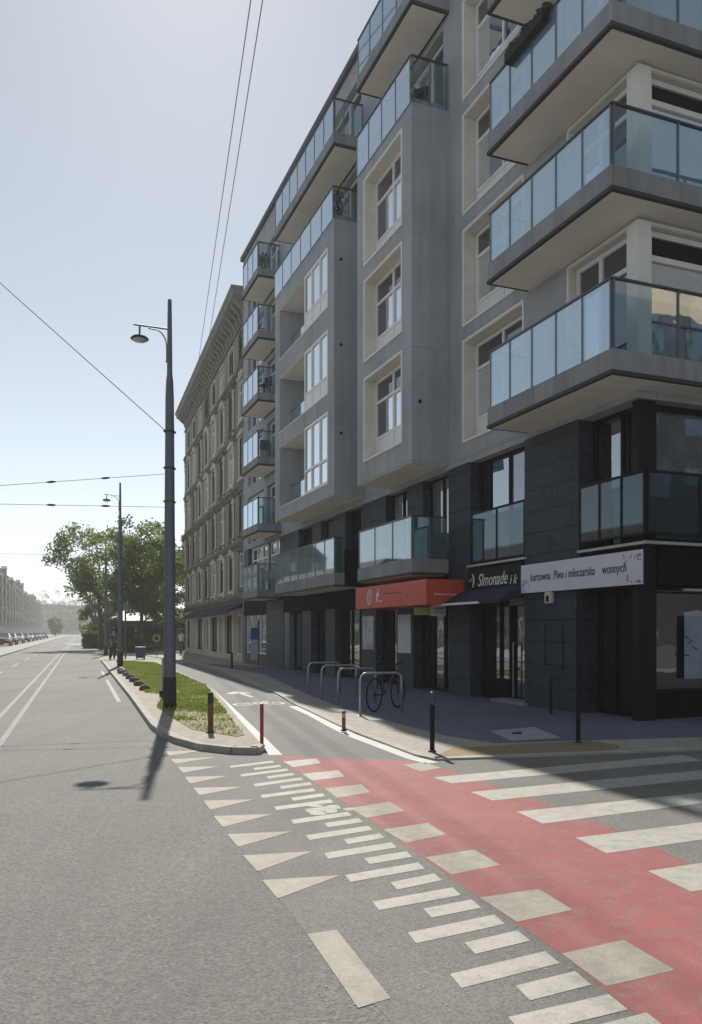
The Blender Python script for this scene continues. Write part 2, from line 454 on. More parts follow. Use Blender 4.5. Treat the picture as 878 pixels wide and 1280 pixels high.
# traffic island
IZ = .085
isl = [rp(1.12, 46), rp(1.14, 30), rp(1.16, 20), g(191, 905, IZ), g(203, 914, IZ), g(220, 922, IZ), g(250, 930, IZ), g(290, 934.5, IZ), g(322, 935, IZ), g(328, 931, IZ), g(300, 900, IZ), g(280, 876, IZ), g(262, 857, IZ), rp(3.6, 30), rp(3.75, 40), rp(2.5, 46)]
MB().prism(isl, -.01, IZ).build('traffic_island', M['cobble']); tag(bpy.data.objects['traffic_island'], kind='structure')
kb = MB()
for a, b in zip(isl[:9], isl[1:10]):
    d = Vector((b[0] - a[0], b[1] - a[1])); L = d.length; d.normalize(); nn = Vector((-d.y, d.x))
    n = max(1, int(L / .8))
    for i in range(n):
        p = Vector(a) + d * (L * i / n + .006); q = Vector(a) + d * (L * (i + 1) / n - .006)
        kb.prism([p - nn * .03, q - nn * .03, q + nn * .1, p + nn * .1], -.008, IZ + .008)
tag(kb.build('island_kerb', M['kerb']), kind='structure')
gpoly = [rp(1.75, 43), rp(1.75, 30), g(182, 866, IZ), g(205, 868, IZ), g(196, 884, IZ), g(212, 895, IZ), g(240, 912, IZ), g(296, 921, IZ), g(306, 919, IZ), g(288, 897, IZ), g(268, 871, IZ), g(258, 857, IZ), rp(3.4, 30), rp(3.5, 40), rp(2.5, 43)]
sheet('turf_base', gpoly, IZ + .006, M['grassb'], kind='structure')
def inside(p, poly):
    c = False; n = len(poly)
    for i in range(n):
        a, b = poly[i], poly[i - 1]
        if (a[1] > p[1]) != (b[1] > p[1]) and p[0] < (b[0] - a[0]) * (p[1] - a[1]) / (b[1] - a[1]) + a[0]: c = not c
    return c
bare = [g(262, 912, IZ), g(222, 893, IZ), g(300, 905, IZ), g(285, 917, IZ), g(272, 896, IZ), g(245, 905, IZ)]
gb = MB(); rnd = random.Random(3)
xs = [p[0] for p in gpoly]; ys = [p[1] for p in gpoly]
tries = 0; cnt = 0
while cnt < 24000 and tries < 400000:
    tries += 1
    yy = min(ys) + (max(ys) - min(ys)) * rnd.random() ** 1.6
    p = (rnd.uniform(min(xs), max(xs)), yy)
    if not inside(p, gpoly): continue
    if any(math.hypot(p[0] - q[0], p[1] - q[1]) < .55 for q in bare) and rnd.random() < .9: continue
    patch = math.sin(p[0] * 3.1) * math.sin(p[1] * 1.9 + 1) + rnd.uniform(-.9, .9)
    if patch < -.55: continue
    cnt += 1
    h = rnd.uniform(.02, .065) * (1 + .004 * p[1]); w = rnd.uniform(.008, .014) * (1 + .03 * p[1]); a = rnd.uniform(0, 6.28); bend = rnd.uniform(-.04, .04)
    dx, dy = math.cos(a) * w, math.sin(a) * w
    gb._add([(p[0] - dx, p[1] - dy, IZ + .004), (p[0] + dx, p[1] + dy, IZ + .004), (p[0] + bend, p[1] + bend * .7, IZ + h)], [(0, 1, 2)])
tag(gb.build('grass', leafmat('grass_blades', (.17, .215, .05), (.31, .34, .105), .4), recalc=False), 'thin dry green grass on the traffic island', 'grass', kind='stuff')
# stepping stones bare of grass
for i, (px, py) in enumerate(((345, 0),)): pass

# ---- painted markings, parts of the road
def mark(name, pts, mat=None, z=.0034):
    return sheet(name, pts, z, mat or M['whitep'], road)
def P(off, s, lst): return [g(off[0] + x / s, off[1] + y / s) for x, y in lst]
tri = [((18, 102), (30, 116), (145, 98)), ((35, 127), (50, 142), (185, 120)), ((57, 153), (75, 171), (193, 150)), ((80, 184), (97, 206), (222, 181)),
       ((107, 220), (128, 244), (272, 216)), ((140, 261), (163, 291), (305, 257)), ((173, 311), (203, 347), (368, 304)), ((217, 370), (253, 411), (430, 360)),
       ((268, 438), (315, 490), (495, 425)), ((330, 518), (380, 578), (585, 502))]
for q in tri: mark('give_way_triangle', P((200, 900), 2.582, q), M['oldp'])
bars = [(288.3, 958.9, 342, 952.3), (318, 961.6, 351, 957.7), (301.5, 969.7, 360, 962.4), (334.4, 972.4, 367.3, 967.8), (318, 982, 378, 973.6), (351, 984.8, 389, 979.8),
        (327, 996, 393, 987.5), (365.4, 999.5, 405, 993.7), (344.5, 1011, 415, 1001.5), (383, 1013.9, 424.6, 1008.8), (365.4, 1027.8, 437.4, 1017.4), (408, 1032, 451, 1025.5),
        (385, 1047.6, 463.4, 1035.2), (432.4, 1052.6, 478, 1044.9), (408, 1070.4, 493, 1056.5), (458.7, 1077, 511.8, 1068), (435, 1098.7, 527, 1082.4), (492.4, 1108, 548, 1096.5),
        (470, 1133, 571, 1114.5), (534.4, 1142, 595.6, 1130), (515, 1173, 624.8, 1149.7), (587.4, 1186, 655, 1170), (569.7, 1227, 690.7, 1197), (653.7, 1242, 729, 1223), (645, 1283, 773, 1253), (735, 1300, 822, 1277)]
for x0, y0, x1, y1 in bars:
    a, b = Vector(g(x0, y0)), Vector(g(x1, y1)); n = Vector((.23, -.97)) * .075
    mark('crossing_bar', [a - n, b - n, b + n, a + n])
mark('lane_dash', [g(384, 1168.3), g(420.8, 1162.5), g(488.5, 1248.5), g(447.9, 1260.9)], M['oldp'])
sq = [[(354, 952.3), (395.6, 948.4), (401.4, 954.2), (366.5, 959.3)], [(378, 967.8), (422.7, 963), (431, 971), (390.6, 976)], [(406, 986), (451.7, 980.6), (463.4, 991), (421.5, 997.6)],
      [(438, 1010.4), (486.6, 1002.6), (506.7, 1014), (457.6, 1023)], [(479.6, 1037.5), (534.4, 1029), (558, 1043.4), (508, 1054)], [(532.3, 1072.2), (592.6, 1062.3), (625.7, 1081.7), (564.6, 1093.7)],
      [(600, 1122.6), (674, 1111.8), (716, 1138), (646.4, 1153)], [(702, 1192.7), (779.8, 1175.5), (844.4, 1213.4), (758.3, 1233.6)], [(504, 956), (532, 953.4), (551.7, 960), (525.8, 964.6)]]
for q in sq: mark('crossing_square', [g(*p) for p in q], M['oldp'] if q[0][0] > 400 else M['whitep'])
zeb = [((542, 972), (853, 944), (878, 951), (564.6, 979.6)), ((588, 990.4), (920, 959), (925, 969.5), (616, 1001)), ((646, 1015), (960, 982.5), (990, 990), (678.6, 1030)),
       ((719.5, 1047.6), (1020, 1011), (1040, 1027), (758, 1067)), ((810, 1089.4), (1100, 1045), (1150, 1072), (863.7, 1115)), ((935, 1146), (1250, 1085), (1320, 1115), (1010, 1180))]
for q in zeb: mark('zebra_stripe', [g(*p) for p in q])
def line_mark(name, pts, w, mat=None, z=.0034):
    m = MB(); pts = [Vector(p) for p in pts]
    for a, b in zip(pts, pts[1:]):
        d = (b - a).normalized(); n = Vector((-d.y, d.x)) * w / 2
        m.quad((*(a - n), z), (*(b - n), z), (*(b + n), z), (*(a + n), z))
    return m.build(name, mat or (M['freshp'] if 'cycle' in name or 'arrow' in name else M['whitep']), road, recalc=False)
line_mark('cycle_path_edge_line', [g(*p) for p in ((366, 883), (390, 893.5), (417, 908), (437, 918), (477, 933), (517, 948), (541, 954))], .19)
line_mark('cycle_path_edge_line', [g(*p) for p in ((262, 861), (282, 880), (302, 900), (330, 928), (345, 944))], .17)
line_mark('centre_line', [rp(-1.43, 8), rp(-1.43, 200)], .09, M['trackp'])
line_mark('centre_line', [rp(-1.08, 8), rp(-1.08, 200)], .09, M['trackp'])
for k in range(14): line_mark('lane_dash', [rp(-2.95, 22 + k * 9), rp(-2.95, 26 + k * 9)], .1, M['oldp'])
line_mark('kerb_line', [rp(.85, 19), rp(.85, 28)], .1, M['oldp'])
line_mark('kerb_line', [rp(.85, 30), rp(.85, 34)], .1, M['whitep'])
# bicycle symbol and arrow on the cycle path
o0 = Vector(g(323, 879.5)); ex = Vector((.93, .367)); ey = Vector((-.3, .954))
def sym(u, v): return o0 + ex * u + ey * v
for cx in (-.36, .36):
    line_mark('cycle_symbol', [sym(cx + .2 * math.cos(a), .26 * math.sin(a) - .1) for a in [k * math.pi / 7 for k in range(15)]], .085)
line_mark('cycle_symbol', [sym(-.36, -.1), sym(-.15, .3), sym(.22, .3), sym(0, -.1), sym(-.36, -.1)], .085)
line_mark('cycle_symbol', [sym(0, -.1), sym(-.18, .42)], .085)
line_mark('cycle_symbol', [sym(.36, -.1), sym(.2, .5), sym(.36, .55)], .085)
c0 = Vector(g(303, 868.5))
line_mark('direction_arrow', [c0 + Vector((.35, -.7)), c0 + Vector((-.15, .45))], .1)
mark('direction_arrow', [c0 + Vector((-.45, .2)), c0 + Vector((.22, .45)), c0 + Vector((-.38, 1.1))], M['freshp'])
sm = MB()
for (x, y, rx, ry) in ((398, 1017, .08, .05), (413, 1014, .07, .06), (416, 1009, .06, .05), (395, 1008, .07, .03), (437, 1012, .06, .04)):
    c = g(x, y); sm.poly([(c[0] + rx * math.cos(k * .63), c[1] + ry * 1.6 * math.sin(k * .63), .0042) for k in range(10)])
sm.build('paint_splash', M['whitep'], road, recalc=False)
lt = MB(); r4 = random.Random(9)
for k in range(90):
    c = g(r4.uniform(330, 760), r4.uniform(1000, 1275)); q = r4.uniform(.004, .009); a = r4.uniform(0, 3)
    if k < 60: c = g(r4.uniform(430, 700), r4.uniform(1090, 1260))
    dx, dy = q * math.cos(a), q * math.sin(a)
    lt._add([(c[0] - dx, c[1] - dy, .0038), (c[0] + dy * .6, c[1] - dx * .6, .0045), (c[0] + dx, c[1] + dy, .0038), (c[0] - dy * .6, c[1] + dx * .6, .004)], [(0, 1, 2, 3)])
tag(lt.build('litter', plain('pale_litter', (.5, .48, .42), .8, var=.3), recalc=False), 'pale specks of leaf litter on the side street', 'litter', kind='stuff')
# left kerb and parking strip
kb = MB()
for k in range(60):
    a, b = rp(-4.8, -10 + k * 6), rp(-4.8, -10.02 + (k + 1) * 6); c, d = rp(-5.0, -10.02 + (k + 1) * 6), rp(-5.0, -10 + k * 6)
    kb.prism([a, b, c, d], -.005, .1)
tag(kb.build('kerb', M['kerb']), kind='structure')

# ------------------------------------------------------------------ APARTMENT BUILDING (facade frame: x along the street, y outward, z up)
OX, OY = 5.10, 13.82
FR = math.atan2(.9304, -.3666)
B = empty('apartment_building', (OX, OY, 0), FR, label='modern grey apartment block with glass balconies above dark stone shopfronts', cat='building')
def bp(s, w, z): 
    return (OX - .3666 * s - .9304 * w, OY + .9304 * s - .3666 * w, z)
def front(wp): return lambda p: (p[0], wp + p[1], p[2])
def side(sp): return lambda p: (sp - p[1], p[0], p[2])       # faces -x: a runs along y
def wall_holes(a0, a1, z0, z1, holes, depth):
    m = MB()
    A = sorted({a0, a1, *[h[0] for h in holes], *[h[1] for h in holes]}); Z = sorted({z0, z1, *[h[2] for h in holes], *[h[3] for h in holes]})
    for i in range(len(A) - 1):
        for j in range(len(Z) - 1):
            ca, cz = (A[i] + A[i + 1]) / 2, (Z[j] + Z[j + 1]) / 2
            if any(h[0] < ca < h[1] and h[2] < cz < h[3] for h in holes): continue
            m.quad((A[i], 0, Z[j]), (A[i + 1], 0, Z[j]), (A[i + 1], 0, Z[j + 1]), (A[i], 0, Z[j + 1]))
    for (x0, x1, y0, y1) in holes:
        d = -depth
        m.quad((x0, 0, y0), (x0, 0, y1), (x0, d, y1), (x0, d, y0)); m.quad((x1, 0, y0), (x1, d, y0), (x1, d, y1), (x1, 0, y1))
        m.quad((x0, 0, y0), (x0, d, y0), (x1, d, y0), (x1, 0, y0)); m.quad((x0, 0, y1), (x1, 0, y1), (x1, d, y1), (x0, d, y1))
    return m
def surround(a0, a1, z0, z1, depth, T, parent, t=.05, proud=.02):
    """pale lining of a deep window reveal plus its thin edge"""
    m = MB()
    m.box(a0 - .0, a0 + .02, -depth, -.003, z0, z1); m.box(a1 - .02, a1, -depth, -.003, z0, z1)
    m.box(a0 + .02, a1 - .02, -depth, -.003, z1 - .02, z1); m.box(a0 + .02, a1 - .02, -depth, -.003, z0, z0 + .02)
    o = m.build('window_surround', M['trim'], parent, T=T)
    e = MB()
    e.box(a0 - t, a0 + .004, -.01, proud, z0 - t, z1 + t); e.box(a1 - .004, a1 + t, -.01, proud, z0 - t, z1 + t)
    e.box(a0 + .004, a1 - .004, -.01, proud, z1 - .004, z1 + t); e.box(a0 + .004, a1 - .004, -.01, proud + .02, z0 - t, z0 + .004)
    e.build('surround_edge', M['trimw'], o, T=T)
def window(a0, a1, z0, z1, T, d, cols, panel=0.0, transom=None, fr=.07, mat='white', panes=None, name='window', parent=None, panelmat='white', door=False):
    """framed window: a part, each light of glass its sub-part; d = depth of the glass behind the plane"""
    parent = parent or B
    m = MB(); y0, y1 = -d - .03, -d + .05
    xs = [a0] + [a0 + (a1 - a0) * c for c in cols] + [a1]
    m.box(a0, a1, y0, y1, z1 - fr, z1); m.box(a0, a1, y0, y1, z0, z0 + fr)
    for i, x in enumerate(xs):
        xx = min(max(x, a0 + fr / 2), a1 - fr / 2)
        m.box(xx - fr / 2, xx + fr / 2, y0 - .001, y1 + .002, z0 + .002, z1 - .002)
    zt = z1
    if transom:
        zt = z0 + (z1 - z0) * transom; m.box(a0 + .01, a1 - .01, y0 + .001, y1 + .004, zt - fr / 2, zt + fr / 2)
    zb = z0
    if panel:
        zb = z0 + panel; m.box(a0 + .01, a1 - .01, y0 + .001, y1 + .003, zb - fr / 2, zb + fr / 2)
        for i in range(len(xs) - 1): m.box(xs[i] + .02, xs[i + 1] - .02, y0 + .01, y1 - .02, z0 + .03, zb - .01)
    f = m.build(name, M[mat], parent, T=T)
    k = 0
    for i in range(len(xs) - 1):
        for (q0, q1) in (((zb, zt), (zt, z1)) if transom else ((zb, z1),)):
            gm = (panes[k % len(panes)] if panes else 'pane'); k += 1
            MB().box(xs[i] + fr * .4, xs[i + 1] - fr * .4, -d - .012, -d + .006, q0 + fr * .4, q1 - fr * .4).build('pane', M[gm], f, T=T)
    return f

# -- upper walls
LV = [(6.3, 8.73), (9.15, 11.45), (11.9, 14.3), (14.72, 17.1)]
holes = [(3.76, 6.33, a, b) for a, b in LV]
CW = [(6.32, 8.78), (9.34, 11.5), (12.02, 14.4), (15.0, 17.2)]
holes += [(.45, 2.16, a, b) for a, b in CW]
holes += [(7.4, 10.4, 15.05, 17.2), (7.4, 10.4, 17.85, 19.9), (13.0, 19.0, 14.85, 16.85), (13.0, 19.0, 17.45, 19.7)]
FL = [5.95, 8.8, 11.55, 14.2, 16.85]
holes += [(22.4, 24.4, z, z + 2.3) for z in FL] + [(24.9, 27.9, z, z + 2.3) for z in FL]
holes += [(10.95, 12.45, a, b) for a, b in LV]
wall_holes(.2, 28.7, 5.87, 20.4, holes, .42).build('wall', M['grey'], B, T=front(0), recalc=False)
RH = [(-3.6, -.25, a, b) for a, b in CW] + [(-8.2, -5.0, a, b) for a, b in CW]
wall_holes(-16, 0, 5.87, 20.4, RH, .35).build('wall', M['grey'], B, T=side(.2), recalc=False)
MB().prism([(.7, -.5), (28.2, -.5), (28.2, -15.5), (.7, -15.5)], 0.02, 20.2).build('inner_core', M['dark'], B)  # unseen dark core, added to block light behind the wall openings
MB().box(28.68, 28.9, -15, -.01, 0, 20.38).build('end_wall', M['grey'], B)
rf = MB().box(.05, 28.9, -16, .14, 20.4, 20.62); rf.build('roof', M['roof'], B)
MB().box(.22, 28.68, -.44, -.012, 5.72, 5.9).build('wall_underside', M['grey'], B)
# windows of the plain wall beside the corner balconies
for i, (a, b) in enumerate(LV):
    surround(3.76, 6.33, a, b, .4, front(0), B)
    window(3.8, 6.29, a + .03, b - .04, front(0), .36, [.5], panel=.52, transom=.74, panes=['pane', 'pane', 'paneb', 'pane'])
# corner flats: street-side and corner-side glazing
for i, (a, b) in enumerate(CW):
    surround(.45, 2.16, a, b, .25, front(0), B, t=.04)
    window(.5, 2.12, a + .02, b - .03, front(0), .2, [.55], panel=0, transom=.76, panes=['pane', 'pane', 'paneb', 'pane'], fr=.09)
    surround(-3.6, -.25, a, b, .22, side(.2), B, t=.04)
    MB().box(.155, .452, -.252, .035, a - .02, b + .03).build('corner_post', M['trimw'], B)
    window(-3.55, -.3, a + .02, b - .03, side(.2), .16, [.52], panel=0, transom=.8, panes=['paneb', 'dark'], fr=.1)
    window(-8.15, -5.05, a + .02, b - .03, side(.2), .16, [.5], transom=.8, panes=['pane'], fr=.09)
# windows above the bays and behind the far balconies
window(7.45, 10.35, 15.1, 17.15, front(0), .25, [.33, .66], panes=['pane', 'paneb', 'pane'])
window(7.45, 10.35, 17.9, 19.85, front(0), .25, [.33, .66], panes=['pane'])
window(13.05, 18.95, 14.9, 16.8, front(0), .25, [.25, .5, .75], panes=['pane', 'paneb'])
window(13.05, 18.95, 17.5, 19.65, front(0), .25, [.25, .5, .75], panes=['pane'])
for z in FL:
    window(22.45, 24.35, z + .02, z + 2.27, front(0), .22, [.5], transom=.75, panes=['pane', 'paneb', 'panec', 'pane'])
    window(24.95, 27.85, z + .02, z + 2.27, front(0), .22, [.3, .65], transom=.75, panes=['pane', 'paneb', 'panec', 'pane', 'pane', 'paneb'])
for a, b in LV: window(11.0, 12.4, a + .03, b - .03, front(0), .25, [.5], transom=.74)

# -- balconies
def balcony(poly, zb, zt, rail, runs, gmat='milk', smat='slab', face=None):
    """poly: slab outline; runs: list of (p0,p1,panels,glassname) along which glass stands"""
    sl = MB().prism(poly, zb, zt).build('balcony', M[smat], B, bevel=.008)
    cx = sum(p[0] for p in poly) / len(poly); cy = sum(p[1] for p in poly) / len(poly)
    def inset(k):
        return [(p[0] + (k if p[0] < cx else -k), p[1] + (k if p[1] < cy else -k)) for p in poly]
    MB().prism(inset(-.012), zb - .012, zb + .055).build('drip_edge', M['drip'], sl)
    MB().prism(inset(.07), zb - .02, zb - .0125).build('soffit', M['soffit'], sl)
    hr = MB()
    for (p0, p1, n, gm) in runs:
        a, b = Vector(p0), Vector(p1); d = (b - a).normalized(); nn = Vector((-d.y, d.x))
        hr.prism([a - nn * .03, b - nn * .03, b + nn * .03, a + nn * .03], rail - .035, rail)
        L = (b - a).length
        for i in range(n):
            q0 = a + d * (L * i / n + .018); q1 = a + d * (L * (i + 1) / n - .018)
            MB().prism([q0 - nn * .008, q1 - nn * .008, q1 + nn * .008, q0 + nn * .008], zt - .02, rail - .045).build('glass_panel', M[gm], sl)
        for i in range(n + 1):
            q = a + d * min(max(L * i / n, .03), L - .03)
            qq = q - nn * .045 if False else q
            MB().prism([qq - d * .016 - nn * .02, qq + d * .016 - nn * .02, qq + d * .016 + nn * .02, qq - d * .016 + nn * .02], zt - .08, rail - .036).build('post', M['railp'], sl)
    hr.build('handrail', M['rail'], sl)
    return sl
for k, (zb, zt, rl) in enumerate(((5.87, 6.28, 7.47), (8.9, 9.31, 10.36), (11.6, 12.02, 13.1), (14.56, 14.95, 16.1))):
    balcony([(3.57, 1.0), (3.57, .004), (.196, .004), (.196, -6), (-.32, -6), (-.32, 1.0)], zb, zt, rl,
            [((3.53, .05), (3.53, .96), 1, 'clear'), ((3.53, .96), (-.28, .96), 5, 'milk'), ((-.28, .96), (-.28, -6), 5, 'clear')])
# bay with three deep windows
def bay(s0, s1, w, z0, z1, openings, depth=.42):
    bm_ = wall_holes(s0, s1, z0, z1, openings, depth)
    o = bm_.build('bay', M['grey'], B, T=front(w), recalc=False)
    m = MB()
    m.quad((s0, .002, z0), (s0, w, z0), (s0, w, z1), (s0, .002, z1)); m.quad((s1, .002, z0), (s1, w, z0), (s1, w, z1), (s1, .002, z1))
    m.quad((s0, 0.002, z1), (s1, .002, z1), (s1, w, z1), (s0, w, z1))
    m.build('bay_side', M['grey'], o, recalc=False)
    MB().box(s0 + .02, s1 - .02, .004, w - .02, z0 - .012, z0 + .02).build('soffit', M['soffit'], o)
    return o
b1w = [(7.7, 10.18, 6.5, 8.8), (7.7, 10.18, 9.35, 11.6), (7.7, 10.18, 12.1, 14.5)]
bay(7.1, 10.74, 1.05, 5.87, 15.0, b1w)
for (a0, a1, z0, z1) in b1w:
    surround(a0, a1, z0, z1, .42, front(1.05), B)
    window(a0 + .03, a1 - .03, z0 + .03, z1 - .03, front(1.05), .38, [.5], panel=.6, transom=.72, panes=['paneb', 'pane', 'pane', 'pane'])
    MB().box(a0 + (a1 - a0) * .54, a0 + (a1 - a0) * .73, -.371, -.367, z0 + .7, z0 + (z1 - z0) * .72 - .06).build('pane_reflection', M['paneb'], B, T=front(1.05))  # bright overlay painting the sky's reflection onto part of the pane
def rail_run(runs, zt, rail, parent):
    """glass parapet standing on a bay roof"""
    hr = MB()
    for (p0, p1, n, gm) in runs:
        a, b = Vector(p0), Vector(p1); d = (b - a).normalized(); nn = Vector((-d.y, d.x)); L = (b - a).length
        hr.prism([a - nn * .03, b - nn * .03, b + nn * .03, a + nn * .03], rail - .035, rail)
        for i in range(n):
            q0 = a + d * (L * i / n + .012); q1 = a + d * (L * (i + 1) / n - .012)
            MB().prism([q0 - nn * .008, q1 - nn * .008, q1 + nn * .008, q0 + nn * .008], zt - .12, rail - .045).build('glass_panel', M[gm], parent)
        for i in range(n + 1):
            q = a + d * min(max(L * i / n, .03), L - .03)
            MB().prism([q - d * .014 - nn * .018, q + d * .014 - nn * .018, q + d * .014 + nn * .018, q - d * .014 + nn * .018], zt - .1, rail - .036).build('post', M['railp'], parent)
    hr.build('handrail', M['rail'], parent)
for (s_, ls) in ((12.7, (7.9, 10.7, 13.4)), (7.1, (7.4,))):
    for z_ in ls: MB().path([(s_ - .012, .82, z_), (s_ + .01, .82, z_)], .05, 12).build('vent', M['black'], B)
t1 = MB().box(7.14, 10.7, .01, 1.02, 15.002, 15.03).build('terrace_floor', M['slab'], B)
rail_run([((10.7, 1.085), (7.08, 1.085), 4, 'milk'), ((7.075, 1.06), (7.075, .05), 2, 'clear')], 15.0, 16.05, t1)
balcony([(10.74, 1.07), (10.74, .004), (7.1, .004), (7.1, 1.07)], 17.4, 17.8, 18.9, [((10.7, .05), (10.7, 1.04), 1, 'clear'), ((10.7, 1.04), (7.14, 1.04), 4, 'milkt'), ((7.14, 1.04), (7.14, .05), 2, 'clear')])
# bay with loggias
b2w = [(13.29, 18.76, 6.4, 8.75), (13.29, 18.76, 9.3, 11.4), (13.29, 18.76, 12.1, 14.05)]
b2 = bay(12.7, 19.4, 1.05, 5.95, 14.78, b2w, depth=1.0)
for k, (a0, a1, z0, z1) in enumerate(b2w):
    MB().box(a0, a1, .03, .09, z0, z1).build('loggia_back', M['grey'], b2)
    MB().box(15.55, 15.72, .1, 1.02, z0 + .002, z1 - .002).build('loggia_side', M['grey'], b2)
    MB().box(a0 + .01, a1 - .01, .1, 1.04, z1 - .03, z1 - .004).build('loggia_ceiling', M['soffit'], b2)
    MB().box(a0 - .02, a1, .98, 1.075, z0 - .03, z0 + .002).build('loggia_sill', M['trimw'], b2)
    window(a0 + .01, 15.7, z0 + .02, z1 - .04, front(1.05), .05, [.33, .68], panel=(.0 if k == 0 else .55), transom=(.34 if k == 0 else None), panes=['paneb'] , panelmat='white')
    MB().box(15.74, 18.74, .6, .62, z0 + .03, z0 + .82).build('glass_panel', M['milk'], b2)
    MB().box(15.74, 18.74, .595, .625, z0 + .82, z0 + .85).build('handrail', M['rail'], b2)
t2 = MB().box(12.74, 19.36, .01, 1.02, 14.782, 14.81).build('terrace_floor', M['slab'], B)
rail_run([((19.36, 1.085), (12.68, 1.085), 6, 'milk'), ((12.675, 1.06), (12.675, .05), 2, 'clear')], 14.78, 15.68, t2)
balcony([(19.4, 1.07), (19.4, .004), (12.7, .004), (12.7, 1.07)], 17.0, 17.42, 18.5, [((19.36, .05), (19.36, 1.04), 1, 'clear'), ((19.36, 1.04), (12.74, 1.04), 7, 'milkt'), ((12.74, 1.04), (12.74, .05), 3, 'clear')])
# far stack of small balconies
for k, zb in enumerate((3.05, 5.87, 8.72, 11.45, 14.1, 16.75)):
    balcony([(24.8, 1.05), (24.8, .004), (22.1, .004), (22.1, 1.05)], zb, zb + .36, zb + 1.48,
            [((24.76, .05), (24.76, 1.01), 1, 'clear'), ((24.76, 1.01), (22.14, 1.01), 3, 'milk' if k else 'green'), ((22.14, 1.01), (22.14, .05), 2, 'clear')], smat='slab')
# first-floor balconies over the shops
balcony([(10.74, 1.05), (10.74, .004), (7.1, .004), (7.1, 1.05)], 3.05, 3.45, 4.54, [((10.7, 1.01), (7.14, 1.01), 3, 'green'), ((7.14, 1.01), (7.14, .05), 2, 'green')])
lb = balcony([(19.4, 1.05), (19.4, .004), (12.7, .004), (12.7, 1.05)], 3.05, 3.48, 4.62, [((19.36, 1.01), (12.74, 1.01), 7, 'green'), ((12.74, 1.01), (12.74, .7), 1, 'green')])
MB().box(12.66, 12.72, 0.0, .7, 3.06, 4.25).build('screen_wall', M['blackp'], lb)
MB().box(12.67, 12.73, .02, .69, 4.6, 4.63).build('handrail', M['rail'], lb)

# -- ground and first floor in dark stone and black metal
PI_ = [(1.85, 3.70, 5.74), (6.02, 7.11, 5.74), (9.16, 10.28, 3.0), (11.81, 13.0, 3.0), (15.45, 16.45, 3.0), (18.1, 19.2, 3.0), (21.7, 24.5, 3.0)]
for a, b, h in PI_:
    MB().box(a, b, -.48, .0, 0, h).build('stone_pier', M['stone'], B)
P1F = [(8.6, 9.6), (11.1, 13.05), (14.5, 15.6), (17.0, 18.0), (19.7, 22.4), (27.9, 28.68)]
for a, b in P1F: MB().box(a, b, -.46, -.02, 3.17, 5.74).build('stone_pier', M['stone'], B)
for a, b in ((7.11, 9.16), (9.16, 11.81), (11.81, 15.45), (15.45, 21.7), (24.5, 28.68)):
    MB().box(a + .001, b - .001, -.3, .012, 2.42, 3.17).build('fascia', M['blackp'], B)
MB().box(3.7, 6.02, -.3, .03, 2.40, 3.13).build('fascia', M['blackp'], B)
MB().box(.32, 1.85, -.32, -.06, 2.42, 3.1).build('fascia', M['blackp'], B)
MB().box(3.62, 6.1, -.02, .06, 3.165, 3.215).build('trim_line', M['lineg'], B)
MB().prism([(1.86, -.05), (1.86, .03), (-.02, .03), (-.02, -6), (.06, -6), (.06, -.05)], 3.13, 3.18).build('trim_line', M['lineg'], B)
# first-floor windows
def dwin(a0, a1, z0, z1, T, d, cols, panes, fr=.06, **k): return window(a0, a1, z0, z1, T, d, cols, mat='black', panes=panes, fr=fr, **k)
dwin(3.70, 6.02, 3.22, 5.72, front(0), .3, [.42, .8], ['shopg', 'shop', 'shop'])
dwin(7.4 - .29, 8.6, 3.2, 5.72, front(0), .3, [.5], ['panec', 'panec'])
dwin(9.6, 11.1, 3.2, 5.72, front(0), .3, [.5], ['shop', 'panec'])
dwin(13.05, 14.5, 3.2, 5.72, front(0), .3, [.5], ['panec', 'shop'])
dwin(15.6, 17.0, 3.2, 5.72, front(0), .3, [.4], ['shop', 'panec'])
dwin(18.0, 19.7, 3.2, 5.72, front(0), .3, [.5], ['panec', 'shop'])
window(22.45, 24.4, 3.25, 5.7, front(0), .25, [.5], transom=.75, panes=['pane', 'paneb', 'panec'])
window(24.9, 27.85, 3.25, 5.7, front(0), .25, [.3, .65], transom=.75, panes=['panec', 'pane', 'paneb'])
dwin(.45, 1.85, 3.2, 5.72, front(-.2), .2, [.3, .42], ['shopg', 'shop', 'shop'])
MB().box(.3, .46, -.5, -.1, 0, 5.74).build('corner_post', M['black'], B)
dwin(-5.4, -.5, 3.2, 5.72, side(.42), .1, [.3, .62], ['shopg'], fr=.1)
dwin(-10.4, -5.4, 3.2, 5.72, side(.42), .1, [.3, .62], ['shopg'], fr=.1)
MB().box(.25, .9, -10.5, -.5, 2.45, 3.12).build('fascia', M['blackp'], B)
MB().box(.21, .68, -16, -.45, 5.72, 5.9).build('wall_underside', M['grey'], B)
# first-floor glass guards
def guard(run, z0, rail, n, gm, parent=B):
    p0, p1 = Vector(run[0]), Vector(run[1]); d = (p1 - p0).normalized(); nn = Vector((-d.y, d.x)); L = (p1 - p0).length
    m = MB().prism([p0 - nn * .025, p1 - nn * .025, p1 + nn * .025, p0 + nn * .025], rail - .04, rail)
    m.prism([p0 - nn * .02, p1 - nn * .02, p1 + nn * .02, p0 + nn * .02], z0, z0 + .04)
    for i in range(n + 1):
        q = p0 + d * min(max(L * i / n, .02), L - .02); m.prism([q - d * .02 - nn * .022, q + d * .02 - nn * .022, q + d * .02 + nn * .022, q - d * .02 + nn * .022], z0, rail - .001)
    o = m.build('glass_guard', M['black'], parent)
    for i in range(n):
        q0 = p0 + d * (L * i / n + .03); q1 = p0 + d * (L * (i + 1) / n - .03)
        MB().prism([q0 - nn * .007, q1 - nn * .007, q1 + nn * .007, q0 + nn * .007], z0 + .045, rail - .05).build('glass_panel', M[gm], o)
